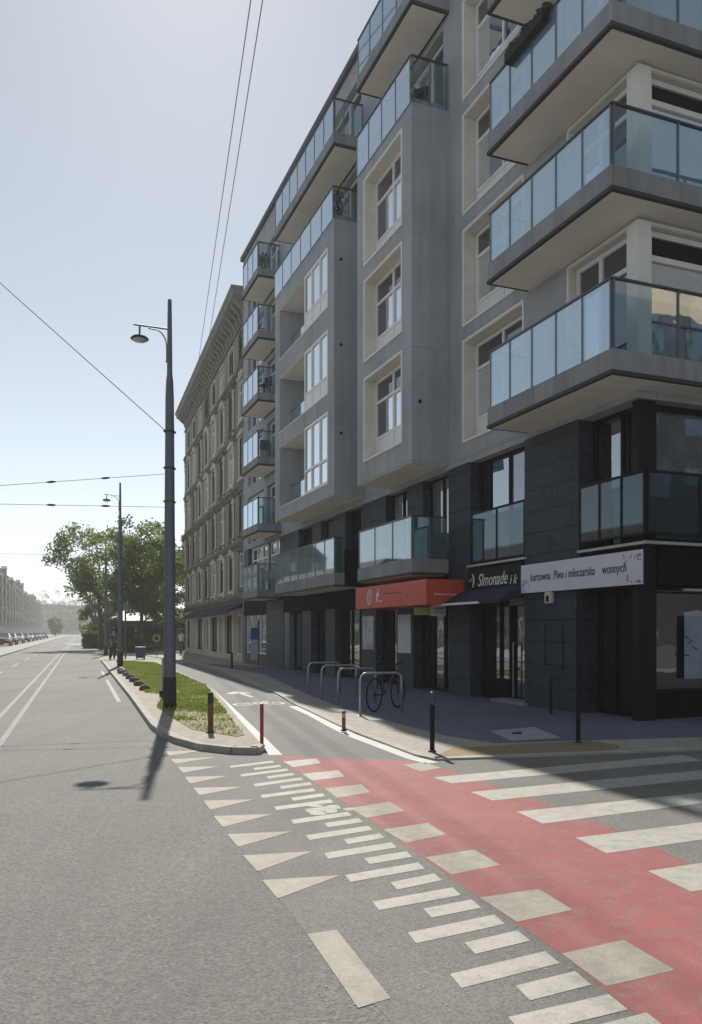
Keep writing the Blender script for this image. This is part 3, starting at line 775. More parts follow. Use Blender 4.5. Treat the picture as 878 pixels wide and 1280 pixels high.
guard(((6.0, -.03), (3.72, -.03)), 3.25, 4.47, 2, 'lglass')
guard(((1.84, -.01), (0.03, -.01)), 3.3, 4.42, 3, 'lglass')
guard(((.03, -.04), (.03, -6)), 3.3, 4.42, 5, 'lglass')
# shop glazing and doors
def door(a0, a1, z1, T, d, n, glass='shop'):
    f = dwin(a0, a1, .03, z1, T, d, [i / n for i in range(1, n)], [glass], fr=.09, name='door')
    return f
d1 = door(3.70, 4.75, 2.36, front(0), .42, 1)
MB().path([(4.6, -.30, .12), (4.6, -.30, 1.35)], .018).build('handle', M['steel'], d1)
MB().path([(4.6, -.30, 1.35), (4.6, -.38, 1.35)], .012).build('handle', M['steel'], d1)
dwin(4.75, 6.02, .45, 2.36, front(0), .38, [.35], ['shop'], name='shop_window')
MB().box(4.76, 6.01, -.46, -.3, .0, .44).build('stall_riser', M['blackp'], B)
MB().box(3.55, 4.9, -.6, .12, .02, .085).build('door_step', M['slab'], B)
d2 = door(7.11, 8.47, 2.4, front(0), .3, 2)
dwin(8.47, 9.16, .1, 2.4, front(0), .3, [], ['shop'], name='shop_window')
dwin(10.28, 11.81, .1, 2.4, front(0), .3, [.55], ['shop'], name='shop_window')
dwin(13.0, 15.45, .1, 2.4, front(0), .3, [.3, .6], ['shop'], name='shop_window')
dwin(16.45, 18.1, .1, 2.4, front(0), .3, [.3, .55], ['shop'], name='shop_window')
dwin(19.2, 21.0, .1, 2.4, front(0), .3, [.5], ['shop'], name='shop_window')
MB().box(21.0, 21.7, -.4, -.02, 0.0, 2.44).build('pale_post', M['railp'], B)
window(24.5, 28.4, .55, 2.95, front(0), .15, [.35, .7], mat='white', panes=['shop', 'panec', 'shop'], name='shop_window', fr=.09)
MB().box(24.5, 28.68, -.3, -.002, 0, .54).build('stall_riser', plain('brown_base', (.16, .13, .07), .7), B)
# corner shop
d3 = door(.5, 1.3, 2.4, front(-.35), .2, 1)
dwin(1.3, 1.85, .05, 2.4, front(-.3), .2, [], ['shop'], name='shop_window')
dwin(-3.2, -.5, .5, 2.42, side(.42), .1, [.4], ['shop'], name='shop_window')
dwin(-9.2, -3.2, .5, 2.42, side(.42), .1, [.33, .66], ['shop'], name='shop_window')
MB().box(.44, .7, -9.2, -.5, 0, .49).build('stall_riser', M['blackp'], B)
MB().box(.02, .1, -4.2, -.9, 2.33, 2.37).build('trim_line', M['lineg'], B)
# canopy over the door of the middle shop
cn = MB()
cn.extr([(3.72, .03, 2.62), (3.72, .62, 2.3), (3.72, .62, 2.24), (3.72, .03, 2.36)], (2.6, 0, 0))
can = cn.build('canopy', M['navy'], B)
MB().box(4.55, 6.75, .6, .66, 2.235, 2.285).build('canopy_edge', M['trimw'], can)
MB().box(3.75, 4.7, -.29, -.27, 2.2, 2.36).build('door_light', plain('grey_film', (.22, .22, .25), .5), d1)
# corner shop wall frame (embossed panel) and alarm box
fm = MB(); 
for q in ((2.35, 3.0, .85, .9), (2.35, 3.0, 1.75, 1.8)): fm.box(q[0], q[1], 0, .02, q[2], q[3])
for q in ((2.35, 2.4, .9, 1.75), (2.95, 3.0, .9, 1.75)): fm.box(q[0], q[1], .0005, .02, q[2], q[3])
fm.build('wall_frame', M['stone'], B)
al = MB().box(2.62, 2.86, .0, .09, 2.18, 2.42).build('alarm_box', plain('cream_plastic', (.55, .53, .42), .5), B, bevel=.02)
MB().box(2.70, 2.78, .088, .1, 2.22, 2.34).build('sounder', M['blackp'], al)

# ------------------------------------------------------------------ SIGNS on the building
def facade_text(body, size, s_left, w, z, width, mat, parent_off, parent, shear=0, slope=0):
    """lettering reading along the facade: the viewer's left is the far end (larger s)"""
    Mx = Matrix(((-1, 0, 0, s_left), (0, 0, 1, w), (0, 1, 0, z), (0, 0, 0, 1)))
    o = text_obj(body, size, .004, mat, parent, shear=shear, width=width, M=Mx)
    return o
def fthing(name, label, cat, group=None):
    return empty(name, (OX, OY, 0), FR, label=label, cat=cat, group=group)
s1 = fthing('shop_sign', 'long white banner sign with handwritten words over the corner shop', 'sign')
MB().box(.02, 3.72, .045, .075, 2.43, 3.03).build('board', M['wsign'], s1)
MB().box(.02, 3.72, .02, .0445, 2.41, 3.04).build('frame', M['black'], s1)
facade_text('kurtowna  Piwa i mleczarska    wonnych', .25, 3.36, .079, 2.67, 2.95, M['ink'], 0, s1, shear=.12)
dm = MB(); r2 = random.Random(5)
for k in range(26):
    s = r2.choice([r2.uniform(.06, .5), r2.uniform(.06, .3), r2.uniform(3.4, 3.68)]); z = 2.95 - r2.random() ** 2 * .12 if k % 2 else 2.47 + r2.random() ** 2 * .12
    if s > 1: z = 2.5 + r2.random() * .2
    a = r2.uniform(0, 3); L = r2.uniform(.02, .05)
    dm.path([(s - L * math.cos(a), .0795, z - L * math.sin(a)), (s + L * math.cos(a), .0795, z + L * math.sin(a))], .007, 4)
dm.build('sprig_ornament', plain('grey_violet_ink', (.2, .18, .24), .7), s1)
s2 = fthing('shop_sign', 'black shop sign with white script lettering beside the white banner', 'sign')
MB().box(3.74, 6.0, .032, .055, 2.5, 3.10).build('board', M['black'], s2)
facade_text('Slmonade', .42, 5.55, .058, 2.68, 1.28, M['script'], 0, s2, shear=.35)
facade_text('i k', .3, 4.18, .058, 2.66, .3, M['script'], 0, s2, shear=.35)
em = MB(); em.path([(5.86 - .12 * math.cos(a), .06, 2.83 + .17 * math.sin(a)) for a in [-1.3 + k * .29 for k in range(10)]], [.008, .014, .02, .024, .026, .026, .024, .02, .014, .008], 6)
em.path([(5.86, .06, 2.88), (5.93, .06, 2.81)], .016, 6)
em.build('crescent_emblem', M['script'], s2)
s3 = fthing('shop_sign', 'bright red box sign with white oval emblem above the shop', 'sign')
MB().prism([(6.26, 0.014), (10.83, .014), (10.83, 1.07), (6.26, 1.07)], 2.26, 2.88).build('sign_box', M['red'], s3, bevel=.01)
ov = MB(); ov.path([(9.75 - .15 * math.cos(a), 1.075, 2.57 + .2 * math.sin(a)) for a in [k * math.pi / 10 for k in range(20)]], .022, 6, closed=True)
ov.path([(9.75, 1.075, 2.42), (9.75, 1.075, 2.72)], [.01, .025], 6); ov.path([(9.70, 1.075, 2.45), (9.82, 1.075, 2.66)], .012, 6)
ov.build('oval_emblem', M['script'], s3)
facade_text('L', .36, 9.28, 1.073, 2.43, .3, M['script'], 0, s3)
em2 = MB(); em2.blob((9.15, 1.075, 2.63), (.06, .01, .06), 1, 0); em2.blob((9.12, 1.075, 2.74), (.04, .01, .035), 1, 0); em2.blob((8.92, 1.075, 2.44), (.04, .01, .04), 1, 0)
em2.build('emblem_dot', M['script'], s3)
dm = MB()
for k in range(8):
    dm.box(7.7 + k * .14, 7.79 + k * .14, 1.071, 1.075, 2.60 + .012 * (k % 3), 2.635 + .012 * (k % 2))
dm.build('small_lettering', plain('dark_red_ink', (.2, .02, .02), .6), s3)
dm = MB()
for k in range(7): dm.box(6.252, 6.2575, .25 + k * .09, .31 + k * .09, 2.5, 2.53)
dm.build('small_lettering', M['script'], s3)
s4 = fthing('hanging_sign', 'small white projecting sign below the end of the red sign', 'sign')
MB().box(6.9, 6.92, .2, .62, 2.0, 2.25).build('plate', M['poster'], s4)
dm = MB()
for (z, y0, y1) in ((2.16, .27, .5), (2.08, .27, .55)):
    for k in range(5): dm.box(6.894, 6.8985, y0 + k * (y1 - y0) / 5, y0 + (k + .7) * (y1 - y0) / 5, z, z + .035)
dm.build('lettering', M['ink'], s4)
MB().box(6.9, 6.92, -.05, .2, 2.2, 2.22).build('bracket', M['black'], s4)
s5 = fthing('hanging_sign', 'yellow green strip sign under the red box sign beside small white plate', 'sign')
MB().box(7.15, 7.17, .35, .95, 2.03, 2.22).build('plate', plain('yellow_sheet', (.5, .5, .18), .6), s5)
MB().box(7.155, 7.165, .4, .42, 2.22, 2.26).build('bracket', M['black'], s5)
s6 = fthing('poster', 'blank white poster on dark stone pier left of the glass doors', 'poster')
MB().box(9.3, 10.15, .004, .02, 1.0, 2.1).build('sheet', M['poster'], s6)
pm = NT('picture_poster'); v = pm.coord(); n = pm.noise(v, 2.2, 6)
pm.col(pm.ramp(n, [(.3, (.25, .3, .35)), (.48, (.6, .62, .66)), (.6, (.42, .34, .3)), (.75, (.55, .5, .35))])); pm.rough(.6)
s7 = fthing('poster', 'faded picture poster on dark pier under left end of red sign', 'poster')
MB().box(11.95, 12.85, .004, .02, 1.05, 2.1).build('sheet', pm.mat, s7)
s8 = fthing('poster', 'large pale poster in the corner shop window around the side', 'poster')
pz = MB().box(.41, .425, -2.6, -1.25, .74, 1.9).build('sheet', plain('dull_blue_poster', (.26, .32, .38), .5, var=.25, scale=2), s8)
dm = MB()
for (y, z, a) in ((-1.3, 1.5, .6), (-1.38, 1.42, -.5), (-1.5, 1.3, .5), (-1.28, 1.18, .2)): dm.path([(.405, y - .07 * math.cos(a), z - .07 * math.sin(a)), (.405, y + .07 * math.cos(a), z + .07 * math.sin(a))], .012, 4)
dm.build('scribble', M['ink'], s8)
ac = fthing('air_conditioner', 'grey air conditioner box on the first floor balcony above the red sign', 'air conditioner')
MB().box(7.2, 7.55, .12, .8, 3.52, 4.14).build('case', plain('grey_case', (.3, .31, .31), .5), ac, bevel=.015)
MB().path([(7.19, .38 + .2 * math.cos(a), 3.83 + .2 * math.sin(a)) for a in [k * math.pi / 10 for k in range(20)]], .012, 5, closed=True).build('fan_guard', M['black'], ac)
MB().box(7.19, 7.2, .64, .76, 3.9, 4.06).build('panel', M['black'], ac)
for y in (.2, .7): MB().box(7.22, 7.53, y - .03, y + .03, 3.451, 3.521).build('foot', M['black'], ac)
# dark planters hung over the rail of the third corner balcony
pl = fthing('planter_box', 'dark planter box hanging on rail of the upper corner balcony', 'planter')
MB().box(1.45, 2.75, .9, 1.12, 12.92, 13.14).build('trough', M['black'], pl, bevel=.02)
mb = MB(); 
for k in range(9): mb.blob((1.45 + k * .15, 1.02 + .03 * math.sin(k * 2), 13.15), (.11, .1, .08), k, .3)
mb.build('plant', plain('dark_leaves', (.02, .028, .018), .8, var=.4), pl)

# ------------------------------------------------------------------ OLD BUILDING (road frame: x along the road, y = left of it)
RR = math.atan2(RD[1], RD[0])
M['old'] = render_wall('old_stucco', (.31, .29, .25), False, .9)
M['old2'] = render_wall('old_stone_trim', (.22, .195, .16), False, .9)
M['old3'] = render_wall('old_light_trim', (.72, .68, .59), False, .95)
M['oldd'] = render_wall('old_cornice', (.27, .265, .25))
M['oldshop'] = render_wall('cream_shop_wall', (.74, .67, .53))
H = empty('old_tenement', (0, 0, 0), RR, label='ornate weathered stucco tenement with heavy bracketed cornice beyond the modern block', cat='building')
OT0, OT1, OL = 40.2, 65.0, -8.0
cols = [41.2 + 3.05 * k for k in range(8)]
rows = [(3.95, 5.75), (6.8, 8.8), (9.75, 11.75), (12.75, 14.75), (15.8, 17.1)]
oh = [(c - .7, c + .7, a, b) for c in cols for a, b in rows]
TF = front(OL)
wall_holes(OT0, OT1, 3.2, 18.2, oh, .09).build('wall', M['old'], H, T=TF, recalc=False)
MB().box(OT0 + .05, OT1 - .02, OL - 13, OL - .45, 0, 18.3).build('inner_core', M['dark'], H)  # unseen dark core filling the house behind its wall sheet
MB().box(OT1 - .02, OT1 + .02, OL - 13, OL - .002, 0, 18.2).build('wall', M['old'], H)
MB().box(OT0, OT1, OL - 13, OL - .5, 18.3, 19.0).build('roof', M['roof'], H)
for k, z in enumerate((3.35, 6.2, 9.2, 12.15, 15.3)):
    m = MB().box(OT0, OT1, -.05, .16, z, z + .16).box(OT0, OT1, -.05, .09, z - .22, z - .002)
    for j in range(60): m.box(OT0 + .1 + j * .41, OT0 + .3 + j * .41, -.02, .14, z - .12, z - .001)
    m.build('string_course', M['old2'], H, T=TF)
# pilasters, pediments and sills as separate parts
for k, c in enumerate(cols):
    for r, (a, b) in enumerate(rows):
        m = MB()
        if r < 4:
            m.box(c - .88, c - .72, -.01, .035, a - .1, b + .1); m.box(c + .72, c + .88, -.01, .035, a - .1, b + .1)
            m.box(c - 1.0, c + 1.0, -.01, .13, b + .11, b + .22)
            if r in (1, 2): m.extr([(c - .95, 0, b + .23), (c + .95, 0, b + .23), (c, 0, b + .46)], (0, .14, 0))
            else: m.box(c - .5, c + .5, -.01, .14, b + .25, b + .42)
            m.box(c - .95, c + .95, -.01, .1, a - .22, a - .11)
        else:
            m.box(c - .82, c - .72, -.01, .05, a - .08, b + .08); m.box(c + .72, c + .82, -.01, .05, a - .08, b + .08); m.box(c - .7, c + .7, -.01, .09, b + .082, b + .18); m.box(c - .7, c + .7, -.01, .12, a - .2, a - .082)
        m.build('window_surround', M['old2'] if (k + r) % 4 == 0 or r == 1 else M['old3'], H, T=TF)
        window(c - .69, c + .69, a + .01, b - .01, TF, .05, [.5], transom=.68, fr=.06, panes=['oldpane', 'oldpane', 'panec' if (k * 3 + r) % 5 == 0 else 'oldpane', 'oldpane'], mat='oldframe' if (k + r) % 3 else 'white', parent=H)
for k in range(9):
    x = OT0 + .35 + k * 3.05 if k else OT0 + .25
    x = min(x, OT1 - .25)
    m = MB()
    for (z0, z1) in ((3.6, 5.9), (6.45, 8.9), (9.45, 11.85), (12.4, 15.0)):
        m.box(x - .2, x + .2, -.01, .045, z0, z1); m.box(x - .27, x + .27, -.01, .09, z1 - .28, z1); m.box(x - .25, x + .25, -.01, .08, z0, z0 + .3)
        m.blob((x, .05, z1 - .55), (.15, .06, .2), k, .25, 8, 5)
    m.build('pilaster', M['old3'], H, T=TF)
# cornice with brackets and frieze
m = MB(); prof = [(-.05, 18.4), (.08, 18.4), (.12, 18.5), (.45, 18.62), (.66, 18.7), (.68, 18.88), (.78, 19.0), (.78, 19.12), (-.05, 19.12)]
m.extr([(OT0 - .1, y, z) for y, z in prof], (OT1 - OT0 + .35, 0, 0))
cor = m.build('cornice', M['oldd'], H, T=TF)
m = MB()
for j in range(31):
    x = OT0 + .3 + j * .8
    m.extr([(x, -.01, 17.85), (x, .1, 17.9), (x, .16, 18.15), (x, .5, 18.42), (x, .52, 18.6), (x, -.01, 18.62)], (.24, 0, 0))
m.build('bracket', M['old'], cor, T=TF)
MB().box(OT0, OT1, -.01, .08, 17.55, 17.68).build('frieze', M['old2'], H, T=TF)
m = MB()
for j in range(30): m.blob((OT0 + .83 + j * .8, .02, 18.1), (.16, .08, .17), j, .1, 8, 5)
m.build('frieze_relief', M['oldd'], H, T=TF)
MB().box(41.2, 41.9, OL - 1.3, OL - .7, 19.0, 20.2).build('chimney', M['oldd'], H)
# shop level of the tenement
SH = [(41.0, 43.6), (44.3, 46.6), (47.3, 48.6), (49.4, 52), (52.8, 55), (55.8, 58.5), (59.3, 61.5), (62.2, 64.4)]
wall_holes(OT0, OT1, 0, 3.2, [(a, b, .35, 2.55) for a, b in SH], .3).build('shop_wall', M['oldshop'], H, T=TF, recalc=False)
for k, (a, b) in enumerate(SH):
    window(a + .01, b - .01, .37, 2.53, TF, .2, [.5], fr=.08, mat='black' if k % 2 else 'white', panes=['shop', 'panec' if k == 0 else 'shop'], parent=H, name='shop_window')
aw = MB(); aw.extr([(40.4, .0, 3.15), (40.4, .85, 2.72), (40.4, .85, 2.64), (40.4, .0, 2.9)], (19.0, 0, 0)); awn = aw.build('awning', M['navy'], H, T=TF)
MB().box(40.4, 59.4, .84, .88, 2.5, 2.7).build('valance', M['navy'], awn, T=TF)
MB().path([(59.6, .05, 3.0), (60.6, .6, 2.75), (63, .7, 2.7)], .05).build('awning_roll', M['trimw'], H, T=TF)
MB().path([(40.35, .1, 0.0), (40.35, .1, 17.5)], .06).build('downpipe', M['railp'], H, T=TF)

# ------------------------------------------------------------------ other building blocks
def block(name, label, x0, x1, y0, y1, h, col, roofc, floors, spacing, frame=RR, face=1, loc=(0, 0, 0), roof_h=2.2, win=(1.1, 1.6), shopc=None, gable=True, oriel=0):
    """plain street building in a rotated frame; face=+1/-1: windows on the y1 / y0 side, 2: x0 side"""
    e = empty(name, loc, frame, label=label, cat='building')
    wm = render_wall(name + '_wall', col)
    fh = (h - 1.2) / floors
    def T1(p): return (p[0], y0 - p[1], p[2])
    def T2(p): return (p[0], y1 + p[1], p[2])
    def T3(p): return (x0 - p[1], p[0], p[2])
    faces = [(T1, x0, x1)] if face == -1 else [(T2, x0, x1)] if face == 1 else [(T3, y0, y1)]
    faces.append((T3, y0, y1)) if face != 2 else None
    MB().box(x0 + .4, x1 - .01, y0 + (.4 if face != 1 else .01), y1 - (.4 if face != -1 else .01), 0, h - .02).build('inner_core', wm, e)
    for (T, a, b) in faces:
        n = max(1, int((b - a) / spacing)); st = (b - a) / n; hs = []
        for f in range(floors):
            for k in range(n):
                c = a + st * (k + .5); z = .9 + f * fh + (.4 if f else -.3)
                hs.append((c - win[0] / 2, c + win[0] / 2, z, z + win[1] + (0 if f else .5)))
        wall_holes(a, b, 0, h, hs, .2).build('wall', wm, e, T=T, recalc=False)
        for (p, q, r, s) in hs:
            m = MB().box(p, q, -.05, -.015, r, s); m.build('window', M['oldpane'] if oriel else M['pane'], e, T=T)
        m = MB().box(a - .05, b + .05, -.05, .25, h - .3, h)
        for f in range(1, floors): m.box(a, b, -.02, .1, .9 + f * fh - .35, .9 + f * fh - .2)
        m.build('cornice', wm, e, T=T)
    if oriel:
        n = max(2, int((x1 - x0) / oriel)); st = (x1 - x0) / n
        for k in range(n):
            c = x0 + st * (k + .5); top = h + (.5 if k % 2 else -2.6)
            o_ = MB().box(c - 1.3, c + 1.3, y0 - .95, y0 + .3, 3.6, top).build('oriel', wm, e)
            MB().extr([(c - 1.5, y0 - 1.1, top + .002), (c + 1.5, y0 - 1.1, top + .002), (c, y0 - 1.1, top + .9)], (0, 1.6, 0)).build('oriel_roof', M['roof'], o_)
            for f in range(1, floors):
                z = .9 + f * fh + .4
                MB().box(c - 1.34, c - 1.29, y0 - .8, y0 - .15, z, z + 1.6).build('pane', M['oldpane'], o_); MB().box(c - .8, c + .8, y0 - .99, y0 - .94, z, z + 1.6).build('pane', M['oldpane'], o_)
        for k in range(n + 1):
            c = x0 + st * k
            MB().box(c - .9, c + .9, y0 - .75, y0 - .01, .9 + 2 * fh - .25, .9 + 2 * fh - .1).build('balcony', M['old2'], e); MB().box(c - .9, c + .9, y0 - .75, y0 - .7, .9 + 2 * fh - .1, .9 + 2 * fh + .8).build('balcony_rail', M['rail'], e)
    rm = plain(name + '_roof', roofc, .8)
    ym = (y0 + y1) / 2
    if gable:
        MB().extr([(x0 - .1, y0 - .2, h + .002), (x0 - .1, y1 + .2, h + .002), (x0 - .1, y1 - 2.5, h + roof_h), (x0 - .1, y0 + 2.5, h + roof_h)], (x1 - x0 + .2, 0, 0)).build('roof', rm, e)
    else:
        MB().box(x0, x1, y0, y1, h + .002, h + .3).build('roof', rm, e)
    MB().box((x0 + x1) / 2 - .4, (x0 + x1) / 2 + .4, ym + 2, ym + 2.6, h + .3, h + roof_h + .7).build('chimney', wm, e)
    return e
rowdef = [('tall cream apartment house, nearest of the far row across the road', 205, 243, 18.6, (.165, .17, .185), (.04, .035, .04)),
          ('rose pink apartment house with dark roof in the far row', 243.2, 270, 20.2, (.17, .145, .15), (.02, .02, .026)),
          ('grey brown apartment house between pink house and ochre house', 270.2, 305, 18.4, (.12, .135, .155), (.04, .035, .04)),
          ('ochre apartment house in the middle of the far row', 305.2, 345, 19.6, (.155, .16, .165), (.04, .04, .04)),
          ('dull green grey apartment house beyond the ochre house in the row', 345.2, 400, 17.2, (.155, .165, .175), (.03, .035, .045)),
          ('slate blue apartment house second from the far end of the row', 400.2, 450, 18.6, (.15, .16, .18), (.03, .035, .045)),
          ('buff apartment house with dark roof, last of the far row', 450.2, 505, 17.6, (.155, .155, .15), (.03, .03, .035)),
          ('low olive plaster house across the road, opposite the balconies', 40, 84, 7.5, (.16, .17, .13), (.06, .05, .05)),
          ('low dark green plaster house across the road', 84.3, 125, 8.0, (.12, .15, .11), (.08, .06, .06)),
          ('grey apartment house across the road before the tan one', 125.3, 165, 14, (.25, .25, .24), (.08, .07, .07)),
          ('tan apartment house across the road before the far row', 165.3, 204.8, 18, (.28, .24, .19), (.08, .07, .07)),
          ('low dark beige house across the road beside the camera', -20, 39.5, 7.2, (.17, .15, .12), (.08, .07, .07))]
for k, (lab, a, b, h, c, rc) in enumerate(rowdef):
    block('apartment_house', lab, a, b, 22, 34, h, c, rc, 5 if h > 12 else 2, 3.3, face=-1, oriel=(9.5 if a > 204.9 else 0))
# far end of the street
block('office_building', 'long pale office building with ribbon windows closing the far end of the street', -190, -166, 520, 534, 18.6, (.13, .145, .16), (.03, .035, .045), 4, 3.0, frame=0, face=-1, gable=False, win=(2.2, 1.3))
block('corner_house', 'pale yellow house with blue grey roof at the far end of the street', -207, -190.3, 520, 536, 17.5, (.2, .195, .16), (.03, .045, .07), 4, 3.1, frame=0, face=-1)
# peach house across the side street (mirrored in the corner windows)
block('corner_house', 'peach plaster house across the side street with regular windows', -30, -17.5, -45, -7, 17.5, (.54, .40, .28), (.08, .08, .085), 4, 3.0, frame=FR, loc=(OX, OY, 0), face=1)
pe = bpy.data.objects['corner_house.001']
hs = [(-45 + 3 * k + 1, -45 + 3 * k + 2.2, .9 + 3.4 * f, 2.6 + 3.4 * f) for k in range(12) for f in range(5)]
PT = lambda p: (-17.45 + p[1], p[0], p[2])
wall_holes(-45, -7, 9.3, 17.5, hs, .2).build('wall', render_wall('peach_wall', (.54, .40, .28)), pe, T=PT, recalc=False)
wall_holes(-45, -7, 0, 9.3, hs, .2).build('base_wall', render_wall('dark_base_wall', (.09, .085, .08)), pe, T=PT, recalc=False)
for h_ in hs: MB().box(h_[0], h_[1], -.03, -.0, h_[2], h_[3]).build('window', M['pane'], pe, T=lambda p: (-17.46 + p[1], p[0], p[2]))

# ------------------------------------------------------------------ street lamps
M['pole'] = plain('blue_grey_pole_paint', (.13, .15, .18), .45, var=.12, scale=2)
M['poled'] = plain('dark_pole_base', (.045, .045, .05), .7)
M['lens'] = plain('lamp_lens', (.5, .52, .5), .3)
LAB = ['nearest and tallest grey street lamp on the grassy traffic island', 'second grey street lamp, standing at far end of the grass island', 'third street lamp of the row, in front of the tree crowns',
       'fourth street lamp of the row, slim in the distance', 'fifth street lamp of the row', 'sixth street lamp of the row, far down the street']
def make_lamp():
    e = empty('street_lamp', (0, 0, 0), 0)
    MB().lathe([(.125, 0), (.125, .5), (.115, 2.2), (.1, 4.2), (.085, 6.2), (.07, 6.55), (.055, 6.65), (.048, 7.5), (.04, 8.14), (.03, 8.16)]).build('pole', M['pole'], e, smooth=True)
    MB().lathe([(.14, 0.0), (.135, .12), (.13, .6), (.1255, .62)]).build('base', M['poled'], e, smooth=True)
    m = MB(); m.path([(0, 0, 7.56), (-.72, 0, 7.66)], .018)
    m.path([(-.06, 0, 6.9), (-.06, 0, 7.2)] + [(-.06 - .26 * (1 - math.cos(a)), 0, 7.2 + .36 * math.sin(a)) for a in [k * .26 for k in range(1, 7)]] + [(-.42, 0, 7.58)], .013)
    m.path([(-.0, 0, 6.92), (-.08, 0, 6.92)], .016)
    m.path([(-.6, 0, 7.65), (-.6, 0, 7.44)], .02); m.build('arm', M['pole'], e)
    lh = MB().lathe([(.03, 7.46), (.06, 7.44), (.14, 7.415), (.18, 7.375), (.175, 7.36), (.02, 7.355)], (-.6, 0, 0)).build('lamp_head', M['poled'], e, smooth=True)
    MB().lathe([(.15, 7.356), (.13, 7.33), (.04, 7.31), (.005, 7.308)], (-.6, 0, 0)).build('lens', M['lens'], lh, smooth=True)
    for z in (4.1, 4.77, 5.5): MB().box(-.105, .105, -.1, .1, z, z + .03).build('clamp', M['poled'], e)
    return e
lamp0 = make_lamp()
for k in range(6):
    o = lamp0 if k == 0 else copy_tree(lamp0)
    x, y = rp(1.70, 16.3 + 20.7 * k)
    o.location = (x, y, IZ if k < 2 else 0)
    o['label'] = LAB[k]; o['category'] = 'street lamp'; o['group'] = 'street lamps along the road'
# grey service box behind the first lamp
bx = empty('service_box', (*g(206, 871, IZ), IZ), .3, label='slim grey metal service post standing just behind nearest street lamp', cat='utility box')
MB().box(-.065, .065, -.06, .06, 0, .92).build('body', plain('grey_box_paint', (.36, .38, .38), .5), bx, bevel=.015)
MB().box(-.12, .1, -.12, .1, 0, .16).build('base', plain('dark_green_base', (.03, .045, .035), .8), bx, bevel=.03)
# pole across the road carrying the span wires
cp = empty('catenary_pole', (*rp(-5.4, 16.3), 0), 0, label='plain tall steel pole across the road holding the span wires', cat='pole')
MB().lathe([(.14, 0), (.12, 4), (.08, 11.7)]).build('shaft', M['pole'], cp, smooth=True)
def wire(label, a, b, sag, r, cat='wire'):
    a, b = Vector(a), Vector(b); n = 14
    pts = [a.lerp(b, i / n) - Vector((0, 0, sag * 4 * (i / n) * (1 - i / n))) for i in range(n + 1)]
    o = MB().path(pts, r, 5).build('span_wire', M['blackw'], None); tag(o, label, cat, 'overhead wires'); return o
M['blackw'] = plain('wire_grey', (.26, .27, .28), .6)
px1, py1 = rp(1.70, 16.3); cx1, cy1 = rp(-5.4, 16.3)
wire('steep span wire rising left from the nearest street lamp', (px1, py1, 5.55), (cx1, cy1, 11.5), .02, .009)
ins = []
def wirez(y_left, y_pole): # heights so the wire meets left photo edge at y_left
    zp = 1.6 + (790 - y_pole) * py1 / 1000; d = 3.13; Yl = py1 - .321 * d; zl = 1.6 + (790 - y_left) * Yl / 1000
    L = math.hypot(px1 - cx1, py1 - cy1); return zp, zp + (zl - zp) * L / d
for lab, yl, yp in (('upper level span wire crossing the road from nearest street lamp', 607, 592), ('lower level span wire crossing the road from nearest street lamp', 630, 634)):
    z0, z1 = wirez(yl, yp); w_ = wire(lab, (px1, py1, z0), (cx1, cy1, z1), .0, .006)
    mm = MB()
    for f in (.16, .3): 
        p = Vector((px1, py1, z0)).lerp(Vector((cx1, cy1, z1)), f); q = Vector((px1, py1, z0)).lerp(Vector((cx1, cy1, z1)), f + .025)
        mm.path([p, p.lerp(q, .3), p.lerp(q, .7), q], [.008, .022, .022, .008], 6)
    mm.build('insulator', M['poled'], w_)
for k in (2, 3):
    a = rp(1.7, 16.3 + 20.7 * k); b = rp(-11, 16.3 + 20.7 * k)
    wire('thin span wire from the %s street lamp across the road' % ('third' if k == 2 else 'fourth'), (*a, 7.0 if k == 2 else 6.6), (*b, 7.1), .25, .012)
for lab, p0, p1 in (('left one of two long overhead cables climbing above the old tenement', (313, 5), (250, 440)), ('right one of two long overhead cables climbing above the old tenement', (328.5, 0), (262, 420))):
    zz = 22.0
    def at(p): Y = (zz - 1.6) * 1000 / (790 - p[1]); return Vector(((p[0] - 439) * Y / 1000, Y, zz))
    A_, B_ = at(p0), at(p1); d = (B_ - A_).normalized()
    wire(lab, A_ - d * 26, B_ + d * 2.5, .0, .02)

# ------------------------------------------------------------------ bollards, posts, stands
def bollard(name, label, px, py, h, r, mats, z=PZ, top=None, band=None, group=None, cat='bollard'):
    x, y = g(px, py, z)
    e = empty(name, (x, y, z), 0, label=label, cat=cat, group=group)
    MB().lathe([(r, 0), (r, h - r * .5), (r * .8, h - r * .15), (r * .3, h)]).build('post', mats, e, smooth=False)
    MB().lathe([(r * 1.7, 0), (r * 1.6, .02), (r * 1.05, .03)]).build('foot', M['poled'], e)
    if top: MB().lathe([(r * 1.04, h - .16), (r * 1.06, h - .03), (r * .9, h + .004), (r * .2, h + .02)]).build('cap', top, e)
    if band: MB().lathe([(r * 1.03, h - band[0]), (r * 1.03, h - band[1])]).build('band', band[2], e)
    return e
M['rust'] = plain('rust_brown_paint', (.17, .085, .045), .7, var=.3, scale=8)
M['redpaint'] = plain('faded_red_paint', (.34, .045, .035), .5, var=.15, scale=6)
bollard('bollard', 'brown bollard with dark cap on the grassy tip of the island', 263.5, 916, .6, .042, M['rust'], IZ, top=M['poled'])
bollard('bollard', 'tall thin red bollard beside the cycle path edge line', 327.5, 933, .60, .026, M['redpaint'], .0, band=(.12, .06, M['rust']))
bollard('bollard', 'short red bollard with white band near the bike stands', 430, 914, .33, .03, M['redpaint'], PZ, band=(.11, .05, plain('reflective_band', (.6, .5, .48), .4)))
bollard('bollard', 'black bollard at the pavement corner by the zebra crossing', 540.5, 940, .78, .032, M['black'], PZ, top=M['rail'])
bollard('bollard', 'low thin black post against the stone pier', 689, 893, .68, .026, M['black'], PZ)
